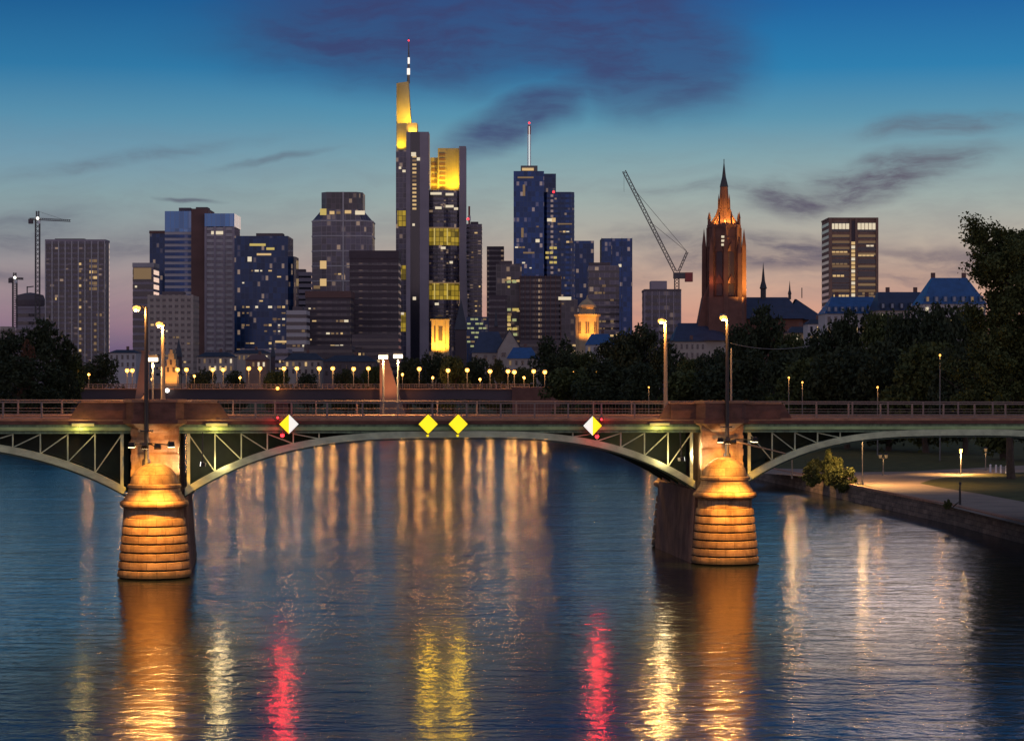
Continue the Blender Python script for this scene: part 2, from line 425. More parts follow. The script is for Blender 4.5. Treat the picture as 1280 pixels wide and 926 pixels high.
class MB:
    def __init__(s): s.v, s.f = [], []
    def add(s, vs, fs):
        n = len(s.v); s.v += [tuple(x) for x in vs]; s.f += [tuple(i + n for i in q) for q in fs]; return s
    def box(s, x0, x1, y0, y1, z0, z1):
        return s.add([(x0, y0, z0), (x1, y0, z0), (x1, y1, z0), (x0, y1, z0), (x0, y0, z1), (x1, y0, z1), (x1, y1, z1), (x0, y1, z1)],
                     [(0, 3, 2, 1), (4, 5, 6, 7), (0, 1, 5, 4), (1, 2, 6, 5), (2, 3, 7, 6), (3, 0, 4, 7)])
    def hexa(s, a, b):          # two 4-point rings
        return s.add(list(a) + list(b), [(0, 3, 2, 1), (4, 5, 6, 7), (0, 1, 5, 4), (1, 2, 6, 5), (2, 3, 7, 6), (3, 0, 4, 7)])
    def prism(s, poly, z0, z1, top=None):
        n = len(poly); top = top or poly
        vs = [(x, y, z0) for x, y in poly] + [(x, y, z1) for x, y in top]
        fs = [tuple(range(n - 1, -1, -1)), tuple(range(n, 2 * n))] + [(i, (i + 1) % n, (i + 1) % n + n, i + n) for i in range(n)]
        return s.add(vs, fs)
    def extrude(s, pts, vec):   # 3d polygon pushed along a vector
        n = len(pts); vec = Vector(vec)
        a = [Vector(p) for p in pts]; b = [p + vec for p in a]
        return s.add(a + b, [tuple(range(n)), tuple(range(2 * n - 1, n - 1, -1))] + [(i + n, (i + 1) % n + n, (i + 1) % n, i) for i in range(n)])
    def tube(s, p0, p1, r0, r1=None, n=8):
        r1 = r0 if r1 is None else r1
        p0, p1 = Vector(p0), Vector(p1); d = (p1 - p0).normalized()
        a = d.orthogonal().normalized(); b = d.cross(a)
        vs = []
        for p, r in ((p0, r0), (p1, r1)):
            for i in range(n):
                t = 2 * math.pi * i / n; vs.append(p + a * (r * math.cos(t)) + b * (r * math.sin(t)))
        return s.add(vs, [tuple(range(n - 1, -1, -1)), tuple(range(n, 2 * n))] + [(i, (i + 1) % n, (i + 1) % n + n, i + n) for i in range(n)])
    def beam(s, p0, p1, w, h, up=(0, 0, 1)):
        p0, p1 = Vector(p0), Vector(p1); d = (p1 - p0).normalized(); up = Vector(up)
        if abs(d.dot(up)) > .98: up = Vector((0, 1, 0))
        a = d.cross(up).normalized() * w / 2; b = a.cross(d).normalized() * h / 2
        return s.hexa([p0 - a - b, p0 + a - b, p0 + a + b, p0 - a + b], [p1 - a - b, p1 + a - b, p1 + a + b, p1 - a + b])
    def lathe(s, prof, c, n=24, a0=0, a1=2 * math.pi, close=True):
        cx, cy = c[0], c[1]; cz = c[2] if len(c) > 2 else 0
        full = abs(a1 - a0 - 2 * math.pi) < 1e-6
        k = n if full else n + 1
        vs = []
        for r, z in prof:
            for i in range(k):
                t = a0 + (a1 - a0) * i / n
                vs.append((cx + r * math.cos(t), cy + r * math.sin(t), cz + z))
        fs = []
        for j in range(len(prof) - 1):
            for i in range(n):
                i2 = (i + 1) % k
                fs.append((j * k + i, j * k + i2, (j + 1) * k + i2, (j + 1) * k + i))
        if full:
            fs.append(tuple(range(k - 1, -1, -1))); m = (len(prof) - 1) * k; fs.append(tuple(range(m, m + k)))
        return s.add(vs, fs)
    def sphere(s, c, r, n=12, m=8, sz=1.0):
        prof = [(max(.001, r * math.sin(math.pi * j / m)), -r * sz * math.cos(math.pi * j / m)) for j in range(m + 1)]
        return s.lathe(prof, c, n)
    def build(s, name, m, parent=None, smooth=False, at=None):
        o0 = origin(parent) if parent is not None else Vector(at or (0, 0, 0))
        me = bpy.data.meshes.new(name)
        me.from_pydata([(x - o0.x, y - o0.y, z - o0.z) for x, y, z in s.v], [], s.f)
        me.materials.append(M[m] if isinstance(m, str) else m)
        if smooth:
            for p in me.polygons: p.use_smooth = True
        me.update()
        o = bpy.data.objects.new(name, me); COL.objects.link(o)
        if parent is not None: o.parent = parent
        else: o.location = o0
        return o

def tag(o, label=None, cat=None, group=None, kind=None):
    if label: o['label'] = label
    if cat: o['category'] = cat
    if group: o['group'] = group
    if kind: o['kind'] = kind
    return o

def thing(name, label, cat, loc, group=None):
    o = bpy.data.objects.new(name, None); COL.objects.link(o); o.location = loc
    o.empty_display_size = .5
    return tag(o, label, cat, group)

def copy_part(o, parent, loc):
    c = o.copy(); COL.objects.link(c); c.parent = parent; c.location = Vector(loc); return c

def copy_tree(o, parent=None):
    c = o.copy(); COL.objects.link(c)
    if parent is not None: c.parent = parent
    for ch in o.children: copy_tree(ch, c)
    return c

def light(kind, parent, wpos, power, color, radius=.15, target=None, size=60, blend=.5):
    d = bpy.data.lights.new('light', kind); d.energy = power; d.color = color
    d.shadow_soft_size = radius
    o = bpy.data.objects.new('light', d); COL.objects.link(o)
    o.parent = parent; o.location = Vector(wpos) - origin(parent)
    if kind == 'SPOT':
        d.spot_size = R(size); d.spot_blend = blend
        o.rotation_euler = (Vector(target) - Vector(wpos)).to_track_quat('-Z', 'Y').to_euler()
    return o

ORD = ['first', 'second', 'third', 'fourth', 'fifth', 'sixth', 'seventh', 'eighth', 'ninth', 'tenth', 'eleventh', 'twelfth', 'thirteenth', 'fourteenth',
       'fifteenth', 'sixteenth', 'seventeenth', 'eighteenth', 'nineteenth', 'twentieth', 'twenty-first', 'twenty-second', 'twenty-third', 'twenty-fourth', 'twenty-fifth', 'twenty-sixth']

# ------------------------------------------------------------------ setting: river, banks, city ground
LZ = 1.75          # park level on the right bank
GZ = 5.0           # city level
wt = MB().add([(-900, 20, 0), (600, 20, 0), (600, 1300, 0), (-900, 1300, 0)], [(0, 1, 2, 3)]).build('river_water', 'water')
tag(wt, kind='structure')
BANK = [(58, 60), (44.5, 170), (42.5, 190), (41.3, 215), (38.2, 250), (35.5, 286), (33.2, 310), (26, 400), (13, 500), (1, 620), (-20, 900), (-20, 960)]
def bank_sheet():
    mb = MB(); n = len(BANK)
    vs = [(x, y, LZ) for x, y in BANK] + [(x + 420, y, LZ) for x, y in BANK]
    fs = [(i, i + n, i + 1 + n, i + 1) for i in range(n - 1)]
    mb.add(vs, fs)
    return tag(mb.build('right_bank_grass', 'grass'), kind='structure')
bank_sheet()
mb = MB()
mb.add([(-9000, 960, GZ), (9000, 960, GZ), (9000, 26000, GZ), (-9000, 26000, GZ)], [(0, 1, 2, 3)])
mb.add([(-9000, 960, -1), (9000, 960, -1), (9000, 960, GZ), (-9000, 960, GZ)], [(0, 1, 2, 3)])
tag(mb.build('city_ground', 'city_ground'), kind='structure')
mb = MB()
LB = [(-150, 100), (-128, 450), (-112, 560), (-118, 700), (-150, 960)]
mb.add([(x, y, 3.2) for x, y in LB] + [(-2600, y, 3.2) for x, y in LB] + [(x, y, -1) for x, y in LB],
       [(i, i + 1, i + 6, i + 5) for i in range(4)] + [(i, i + 10, i + 11, i + 1) for i in range(4)])
tag(mb.build('left_bank_ground', 'grass'), kind='structure')

mb = MB()
ISL = [(-128, 662), (-5, 662), (6, 700), (8, 800), (-30, 900), (-60, 950), (-120, 940), (-140, 800), (-140, 700)]
mb.prism(ISL, -1, 2.6)
tag(mb.build('river_island_ground', 'grass'), kind='structure')

# quay wall with a coping
def quay():
    root = thing('quay_wall', 'long brown stone quay wall along the right bank park', 'quay wall', (BANK[2][0], BANK[2][1], 0))
    w, c = MB(), MB()
    for (x0, y0), (x1, y1) in zip(BANK[:-1], BANK[1:]):
        w.hexa([(x0 - .55, y0, -1), (x1 - .55, y1, -1), (x1 + .3, y1, -1), (x0 + .3, y0, -1)],
               [(x0 - .2, y0, LZ - .12), (x1 - .2, y1, LZ - .12), (x1 + .3, y1, LZ - .12), (x0 + .3, y0, LZ - .12)])
        c.hexa([(x0 - .32, y0, LZ - .12), (x1 - .32, y1, LZ - .12), (x1 + .35, y1, LZ - .12), (x0 + .35, y0, LZ - .12)],
               [(x0 - .32, y0, LZ + .10), (x1 - .32, y1, LZ + .10), (x1 + .35, y1, LZ + .10), (x0 + .35, y0, LZ + .10)])
    w.build('wall', 'quay_stone', root); c.build('coping', 'coping', root)
    return root
quay()

def gpt(px, py, z=LZ):
    Y = (H - z) / ((py - YH) / F); return ((px - 640) / F * Y, Y)
def sheet(name, m, pts, z):
    g = [gpt(px, py, z) for px, py in pts]
    return tag(MB().add([(x, y, z) for x, y in g], [tuple(range(len(g)))]).build(name, m), kind='structure')
sheet('riverside_path', 'path', [(1278, 656), (1330, 668), (1400, 640), (1420, 584), (1290, 581), (1215, 585), (1140, 589), (1075, 590), (1010, 586), (960, 585), (935, 590), (990, 594), (1040, 598), (1082, 606), (1130, 618), (1190, 634)], LZ + .004)
sheet('lawn_island', 'grass', [(1420, 640), (1420, 592), (1285, 590), (1215, 593), (1165, 599), (1150, 604), (1175, 609), (1225, 617), (1280, 627)], LZ + .008)
sheet('upper_lawn', 'grass', [(1420, 579), (1280, 577), (1140, 580), (1000, 578), (1000, 570), (1420, 570)], LZ + .004)

# ------------------------------------------------------------------ the near bridge
W = Vector((-math.sin(R(6.3)), math.cos(R(6.3)), 0))            # along the piers
A = Vector(((193 - 640) / F * 159.3, 159.3, 0)); B = Vector(((906 - 640) / F * 171.2, 171.2, 0))
U = (B - A).normalized(); SPAN = (B - A).length
def BP(t, s, z): q = A + U * t + W * s; return Vector((q.x, q.y, z))
FS = 1.5            # front face of the bridge behind the pier noses
RS = 16.0           # rear face
def T(px, s=FS):
    k = (px - 640) / F; q = A + W * s
    return (k * q.y - q.x) / (U.x - k * U.y)
def zb(py, t, s=FS):
    Yf = (A + U * t + W * FS).y
    return H - 52 / F * Yf + (522 - py) / F * 165
def strip(mb, t0, t1, s0, s1, pb, pt, n=1, sag=None):
    for i in range(n):
        a, b = t0 + (t1 - t0) * i / n, t0 + (t1 - t0) * (i + 1) / n
        mb.hexa([BP(a, s0, zb(pb, a)), BP(b, s0, zb(pb, b)), BP(b, s1, zb(pb, b)), BP(a, s1, zb(pb, a))],
                [BP(a, s0, zb(pt, a)), BP(b, s0, zb(pt, b)), BP(b, s1, zb(pt, b)), BP(a, s1, zb(pt, a))])
    return mb

bridge = thing('arch_bridge', 'green steel arch bridge on rounded stone piers across the whole river', 'bridge', BP(0, 0, 0))
T0, T1 = -75.0, 92.0
strip(MB(), T0, T1, FS - .15, RS + .15, 530, 526).build('edge_beam', 'parapet_stone', bridge)
strip(MB(), T0, T1, FS - .2, FS + .1, 525.9, 524.2).build('edge_strip', 'coping', bridge)
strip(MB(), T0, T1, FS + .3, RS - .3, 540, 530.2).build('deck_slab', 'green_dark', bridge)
strip(MB(), T0, T1, FS + 3, RS - 3, 525, 524.6).build('roadway', 'asphalt', bridge)
for s0 in (FS - .12, RS - 2.9):
    strip(MB(), T0, T1, s0, s0 + 2.95 if s0 > 5 else FS + 2.9, 525, 522.5).build('footway', 'coping', bridge)
fl = MB()
strip(fl, T0, T1, FS - .02, FS + .28, 538.5, 530.3)
fl.build('fascia_girder', 'green_paint', bridge)
ft = strip(MB(), T0, T1, FS - .14, FS + .3, 537.6, 533.4); ft.build('girder_flange', 'green_light2', bridge)
strip(MB(), T0, T1, FS - .1, FS + .3, 541.2, 539).build('bottom_flange', 'green_paint', bridge)
strip(MB(), T0, T1, RS - .3, RS, 541, 530.3).build('fascia_girder', 'green_paint', bridge)

spans = [(-SPAN + 0.5, -2.05, None, 9.55, 5.85), (2.05, SPAN - 2.05, None, 9.62, 5.75), (SPAN + 2.05, 2 * T(1192) - SPAN - 2.05, None, 9.48, 6.15)]
EXPO = 3.1
def arch_z(sp, t):
    t0, t1, _, zc, zs = sp
    d = abs(2 * (t - t0) / (t1 - t0) - 1)
    return zc - (zc - zs) * min(1.3, d) ** EXPO
def rib(sp, s, wid, th, name, m):
    mb = MB(); n = 40
    t0, t1 = sp[0], sp[1]
    ring = []
    for i in range(n + 1):
        t = t0 + (t1 - t0) * i / n
        z = arch_z(sp, t)
        dz = (arch_z(sp, t + .05) - arch_z(sp, t - .05)) / .1
        k = math.sqrt(1 + min(dz * dz, 1.2))
        ring.append([BP(t, s, z - th * k / 2), BP(t, s + wid, z - th * k / 2), BP(t, s + wid, z + th * k / 2), BP(t, s, z + th * k / 2)])
    vs = [q for r in ring for q in r]; fs = [(3, 2, 1, 0), tuple(4 * n + i for i in range(4))]
    for i in range(n):
        for j in range(4):
            fs.append((4 * i + j, 4 * i + (j + 1) % 4, 4 * (i + 1) + (j + 1) % 4, 4 * (i + 1) + j))
    mb.add(vs, fs)
    return mb.build(name, m, bridge)
RIBS = [FS, FS + 3.4, FS + 6.8, FS + 10.2, RS - .6]
for sp in spans:
    for k, s in enumerate(RIBS):
        r = rib(sp, s - (.12 if k == 0 else 0), .5, .47, 'arch_rib', 'green_light' if k == 0 else 'green_dark')  # inner ribs take the darkened green in place of shade
        if k == 0:      # lower angle iron of the front rib
            lo_ = MB(); n = 40
            for i in range(n):
                a, b = sp[0] + (sp[1] - sp[0]) * i / n, sp[0] + (sp[1] - sp[0]) * (i + 1) / n
                za, zc_ = arch_z(sp, a) - .33, arch_z(sp, b) - .33
                lo_.hexa([BP(a, s - .2, za - .04), BP(b, s - .2, zc_ - .04), BP(b, s + .6, zc_ - .04), BP(a, s + .6, za - .04)],
                         [BP(a, s - .2, za + .04), BP(b, s - .2, zc_ + .04), BP(b, s + .6, zc_ + .04), BP(a, s + .6, za + .04)])
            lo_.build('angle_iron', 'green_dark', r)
    # cross struts between the ribs
    for i in range(1, 14):
        t = sp[0] + (sp[1] - sp[0]) * i / 14
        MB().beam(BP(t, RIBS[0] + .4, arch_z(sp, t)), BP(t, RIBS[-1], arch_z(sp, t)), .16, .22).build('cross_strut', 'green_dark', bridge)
    # solid spandrel webs of the second rib close the view under the deck
    for sa, sb in ((sp[0], (sp[0] + sp[1]) / 2), ((sp[0] + sp[1]) / 2, sp[1])):
        wb = MB(); n = 24; s = RIBS[1] + .2
        for i in range(n):
            a, b = sa + (sb - sa) * i / n, sa + (sb - sa) * (i + 1) / n
            wb.hexa([BP(a, s, arch_z(sp, a) - .1), BP(b, s, arch_z(sp, b) - .1), BP(b, s + .06, arch_z(sp, b) - .1), BP(a, s + .06, arch_z(sp, a) - .1)],
                    [BP(a, s, zb(539.9, a)), BP(b, s, zb(539.9, b)), BP(b, s + .06, zb(539.9, b)), BP(a, s + .06, zb(539.9, a))])
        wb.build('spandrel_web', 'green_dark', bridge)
    # spandrel posts and braces on each rib
    for k, s in enumerate(RIBS[:4]):
        for end in (0, 1):
            prev = None
            ps = MB()
            for j in range(0, 9):
                t = sp[0] + .25 + j * 1.85 if end == 0 else sp[1] - .25 - j * 1.85
                zt, za = zb(541, t), arch_z(sp, t) + .2
                if zt - za < .25: break
                q = MB() if k == 0 else ps
                wd = .09 if j else .22
                q.beam(BP(t, s + .15, za - .1), BP(t, s + .15, zt + .05), wd, .16, up=W)
                if k == 0: q.build('spandrel_post', 'green_light', bridge)
                if prev is not None:
                    q = MB() if k == 0 else ps
                    q.beam(BP(prev, s + .12, zb(542, prev)), BP(t, s + .12, za), .07, .07, up=W)
                    if k == 0: q.build('spandrel_brace', 'green_light', bridge)
                prev = t
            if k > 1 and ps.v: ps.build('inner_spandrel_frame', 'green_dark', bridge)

# piers: two banded rounded noses, a straight body between, a shaft up to the deck
def nose_profile():
    sc = 1 / 18.2
    pr = [(46.5, -1.0)]
    z0 = 0.0
    n = 7; hz = (725 - 650) * sc / n
    for i in range(n):
        ra = lambda f: (46.0 - 7.6 * (i + f) / n) * sc
        zz = z0 + i * hz
        pr += [(ra(0) - .25, zz + .0), (ra(.06) - .10, zz + .06), (ra(.14), zz + .11), (ra(.5) + .015, zz + hz * .5), (ra(.9), zz + hz * .91), (ra(.97) - .06, zz + hz * .965), (ra(1) - .25, zz + hz * .985)]
    zt = n * hz
    pr = [(46.5 * sc, -1.0)] + pr[1:]
    pr += [(36.5 * sc, zt + .02), (36.0 * sc, zt + .55), (37.0 * sc, zt + .66), (40.5 * sc, zt + .72), (42.4 * sc, zt + .82), (43.0 * sc, zt + .95), (42.4 * sc, zt + 1.08), (40.5 * sc, zt + 1.17), (38.4 * sc, zt + 1.19),
           (38.2 * sc, zt + 1.26), (34.6 * sc, zt + 1.55), (32.2 * sc, zt + 1.9), (31.6 * sc, zt + 2.02), (33.6 * sc, zt + 2.08), (33.6 * sc, zt + 2.24), (30.2 * sc, zt + 2.32)]
    zd = zt + 2.32
    for k in range(1, 9):
        a = k / 8 * math.pi / 2
        pr.append((max(.02, 29.6 * sc * math.cos(a)), zd + 1.42 * math.sin(a)))
    return pr
NP = nose_profile()
def pier(t, rear_scale=.98):
    p = MB()
    bw = 2.22
    p.hexa([BP(t - bw - .3, 1, -1), BP(t + bw + .3, 1, -1), BP(t + bw + .3, 16.6, -1), BP(t - bw - .3, 16.6, -1)],
           [BP(t - bw + .1, 1, 5.35), BP(t + bw - .1, 1, 5.35), BP(t + bw - .1, 16.6, 5.35), BP(t - bw + .1, 16.6, 5.35)])
    po = p.build('pier', 'pier_side', bridge)
    MB().lathe(NP, BP(t, 0, 0), 40).build('cutwater', 'cutwater_stone', po, smooth=False)
    MB().lathe([(r * rear_scale, z) for r, z in NP], BP(t, 17.4, 0), 32).build('cutwater', 'cutwater_stone', po)
    sh = MB(); w = 1.62
    zt = zb(530.5, t)
    sh.hexa([BP(t - w, .9, 5.0), BP(t + w, .9, 5.0), BP(t + w, 16.3, 5.0), BP(t - w, 16.3, 5.0)],
            [BP(t - w, .9, zt), BP(t + w, .9, zt), BP(t + w, 16.3, zt), BP(t - w, 16.3, zt)])
    so_ = sh.build('shaft', 'pier_stone', po)
    # raised stone courses on the shaft
    for z in (6.9, 7.9, 8.9, 9.7):
        MB().hexa([BP(t - w - .05, .84, z), BP(t + w + .05, .84, z), BP(t + w + .05, 1.3, z), BP(t - w - .05, 1.3, z)],
                  [BP(t - w - .05, .84, z + .5), BP(t + w + .05, .84, z + .5), BP(t + w + .05, 1.3, z + .5), BP(t - w - .05, 1.3, z + .5)]).build('quoin_course', 'pier_stone', po)
    return po
for t in (0, SPAN, -SPAN - 1.5): pier(t)

# solid stone parapets with a projecting bay over each pier
def bastion(t, ta, tb):
    po = strip(MB(), ta, tb, FS - .22, FS + .25, 523.5, 504).build('parapet', 'parapet_stone', bridge)
    strip(MB(), ta - .1, tb + .1, FS - .32, FS + .35, 504, 502.4).build('capping', 'coping', po)
    z = lambda py: zb(py, t)
    pl = [(t - 2.0, FS - .22), (t - 1.45, FS - 1.15), (t + 1.45, FS - 1.15), (t + 2.0, FS - .22)]
    def ring(k, py): return [BP(t + (a - t) * k, FS - .22 + (b - FS + .22) * k, z(py)) for a, b in pl]
    MB().hexa(ring(1, 524), ring(1, 503)).build('bay', 'parapet_stone', po)
    MB().hexa(ring(.5, 540), ring(1.06, 529)).build('corbel', 'pier_stone', po)
    MB().hexa(ring(1.1, 529), ring(1.1, 524.1)).build('bay_ledge', 'parapet_stone', po)
    MB().hexa(ring(1.08, 503), ring(1.1, 499.5)).build('bay_capping', 'coping', po)
    for q, sg in ((ta, -1), (tb, 1)):     # sloping end brackets
        MB().extrude([BP(q, FS - .1, zb(504, q)), BP(q + sg * .25, FS - .1, zb(504, q)), BP(q + sg * .95, FS - .1, zb(523, q)), BP(q, FS - .1, zb(523, q))], W * .25).build('end_bracket', 'parapet_stone', po)
bastion(0, T(104), T(270)); bastion(SPAN, T(838), T(975))

# railings between the parapets, near and far side
def railing(ta, tb, s, gap=2.6, pick=True):
    rr = MB()
    for py, h in ((503.5, .09), (514, .04), (521.5, .05)):
        n = 12
        for i in range(n):
            a, b = ta + (tb - ta) * i / n, ta + (tb - ta) * (i + 1) / n
            rr.beam(BP(a, s, zb(py, a)), BP(b, s, zb(py, b)), .07, h)
    if pick:
        k = int((tb - ta) / .26)
        for i in range(k):
            t = ta + (tb - ta) * (i + .5) / k
            rr.beam(BP(t, s, zb(521.5, t)), BP(t, s, zb(503.5, t)), .014, .014, up=W)
    ro = rr.build('railing', 'rail_paint', bridge)
    n = max(1, round((tb - ta) / gap))
    proto = None
    for i in range(n + 1):
        t = ta + (tb - ta) * i / n
        if proto is None:
            proto = MB().box(-.06, .06, -.06, .06, 0, 1.18).build('post', 'rail_paint', ro, at=None)
            me = proto.data
            for v in me.vertices: v.co += origin(ro)
            q = proto
        else:
            q = copy_part(proto, ro, (0, 0, 0))
        q.location = BP(t, s, zb(523.5, t)) - origin(ro)
railing(T0, T(100), FS + .02, pick=False); railing(T(274), T(834), FS + .02); railing(T(980), T1, FS + .02, pick=False)
railing(T0, T1, RS - .1, 3.2, pick=False)

# ------------------------------------------------------------------ lamps and signs on the near bridge
AMB = (1, .44, .10)
def street_mast(label, px, pt, s, pb, r, pole, pw, head=True, cat='street lamp', reach=.5, front=True, colr=AMB):
    t = T(px, s); q = BP(t, s, 0); Y = q.y
    zt, z0 = H - (pt - YH) / F * Y, pb if pb < 40 else H - (pb - YH) / F * Y
    root = thing('street_lamp', label, cat, (q.x, q.y, z0))
    MB().tube((q.x, q.y, z0), (q.x, q.y, zt), r, r * .7, 10).build('pole', pole, root)
    MB().tube((q.x, q.y, z0), (q.x, q.y, z0 + .5), r * 1.7, r * 1.5, 10).build('base', pole, root)
    a = Vector((q.x, q.y, zt))
    arm = MB().beam(a + Vector((0, 0, -.05)), a + Vector((-reach, -.15, .12)), .09, .09).build('arm', pole, root)
    hd = MB().hexa([a + Vector((-reach - .45, -.3, .05)), a + Vector((-reach + .1, -.3, .05)), a + Vector((-reach + .1, .05, .05)), a + Vector((-reach - .45, .05, .05))],
                   [a + Vector((-reach - .35, -.25, .22)), a + Vector((-reach, -.25, .22)), a + Vector((-reach, 0, .22)), a + Vector((-reach - .35, 0, .22))]).build('lamp_head', 'iron_grey', root)
    MB().sphere(a + Vector((-reach - .15, -.14, -.08)), .28, 10, 6, .8).build('bulb', 'lamp_amber', hd, smooth=True)
    light('POINT', root, a + Vector((-reach - .15, -.30, -.34)), pw, colr, .12)
    return root
NZ = nose_top = NP[-1][1]
street_mast('tall black street lamp standing on the domed left pier', 183, 384, .1, NZ - .25, .17, 'iron_black', 2200)
street_mast('tall black street lamp standing on the domed right pier', 909, 396, .1, NZ - .25, .16, 'iron_black', 2200, reach=.15)
street_mast('pale lamp mast on the far footway behind the left pier', 204, 404, RS - 1.2, 522, .18, 'pole_pale', 2300, reach=.12)
street_mast('pale lamp mast on the far footway behind the right pier', 832, 400, RS - 1.2, 522, .18, 'pole_pale', 2300, reach=.2)
# slim unlit pole beside the right lamp
q = BP(T(914, 2.2), 2.2, 0)
wp = thing('wire_pole', 'slim unlit grey pole close behind the right pier street lamp', 'pole', (q.x, q.y, zb(523, SPAN)))
MB().tube((q.x, q.y, zb(523, SPAN)), (q.x, q.y, H + .30 * 7), .08, .06, 8).build('shaft', 'iron_grey', wp)
MB().box(q.x - .16, q.x + .16, q.y - .16, q.y + .16, zb(523, SPAN), zb(523, SPAN) + .3).build('base', 'iron_grey', wp)
a = P(913, 429, q.y); b_ = P(1012, 432, 183)
wire = MB()
for i in range(10):
    f0, f1 = i / 10, (i + 1) / 10
    sag = lambda f: Vector((0, 0, -.35 * 4 * f * (1 - f)))
    wire.tube(a.lerp(b_, f0) + sag(f0), a.lerp(b_, f1) + sag(f1), .025, None, 6)
tag(wire.build('overhead_wire', 'iron_grey', at=a), 'thin overhead wire running right from the slim grey pole', 'wire')

def floodlight(label, t, pos, targets, pw, colr, lens='lamp_flood', post=None, size=100):
    root = thing('floodlight', label, 'floodlight', pos)
    pos = Vector(pos)
    if post is not None:
        MB().beam(post, pos, .07, .07).build('arm', 'iron_black', root)
    d = (Vector(targets) - pos).normalized(); sdv = d.cross(Vector((0, 0, 1))).normalized(); up = sdv.cross(d)
    c0, c1 = pos - d * .22, pos + d * .1
    def rg(c, k): return [c - sdv * .24 * k - up * .16 * k, c + sdv * .24 * k - up * .16 * k, c + sdv * .24 * k + up * .16 * k, c - sdv * .24 * k + up * .16 * k]
    h = MB().hexa(rg(c0, .7), rg(c1, 1)).build('housing', 'iron_black', root)
    MB().hexa(rg(c1 + d * .005, .9), rg(c1 + d * .03, .9)).build('lens', lens, h)
    light('SPOT', root, pos + d * .2, pw, colr, .1, targets, size, .7)
    return root
for t, nm, mid in ((0, 'left', 1), (SPAN, 'right', -1)):
    pole = BP(t - .5 if t == 0 else t + .1, .1, 9.2)
    for j, (dt, ds, z) in enumerate(((-1.3, -4.5, 9.2), (1.3, -4.5, 9.2))):
        floodlight('black floodlight on the %s arm in front of the %s pier' % (('left', 'right')[j], nm), t, BP(t + dt, ds, z),
                   BP(t + dt * .5, -2.5, 1.3), 7600, (1, .43, .06), post=pole, size=68)
    floodlight('small black floodlight under the lamp bracket facing the %s pier shaft' % nm, t, BP(t + .3, -1.7, 9.0), BP(t, .9, 8.3), 480, (1, .42, .10), post=pole, size=120)
    floodlight('low black floodlight washing the dome of the %s pier' % nm, t, BP(t - .5, -3.4, 9.1), BP(t, -.4, 6.9), 2600, (1, .47, .06), post=pole, size=64)
    floodlight('black floodlight at the rear end of the %s pier' % nm, t, BP(t - 2.2, 21.4, 8.6), BP(t - 1.2, 18.6, 3.0), 2600, (1, .46, .09), post=BP(t - 1.2, RS, 9.9), size=90)
    floodlight('white floodlight in the main span beside the %s pier' % nm, t, BP(t + mid * 3.3, .5, 7.7), BP(t + mid * 1.35, 1.0, 8.0), 1500, (1, .84, .6),
               lens='lamp_cool', post=BP(t + mid * 3.3, 1.2, zb(540, t)), size=80)
    light('POINT', bridge, BP(t + mid * 4.6, 1.2, 7.8), 150, (1, .75, .4), .35)
# crossarm fittings on the pier masts
for t, nm, px in ((0, 'left', 183), (SPAN, 'right', 909)):
    q = BP(T(px, .1), .1, 9.1)
    cr = thing('lamp_bracket', 'black iron crossarm bracket with small fittings on the %s pier lamp' % nm, 'bracket', q)
    MB().beam(q + Vector((-.55, -.2, .05)), q + Vector((.55, -.2, .05)), .09, .12).build('crossarm', 'iron_black', cr)
    MB().beam(q + Vector((-.5, -.2, .95)), q + Vector((.5, -.2, .95)), .08, .1).build('crossarm', 'iron_black', cr)
    for sx in (-.5, .5):
        MB().sphere(q + Vector((sx, -.28, .05)), .1, 8, 6).build('fitting', 'pole_pale', cr, smooth=True)
        MB().sphere(q + Vector((sx * .9, -.28, .95)), .1, 8, 6).build('fitting', 'pole_pale', cr, smooth=True)
    if nm == 'right':
        MB().tube(q + Vector((.1, -.2, 0)), q + Vector((4.4, .9, -1.05)), .07, .05, 8).build('boom', 'pole_pale', cr)

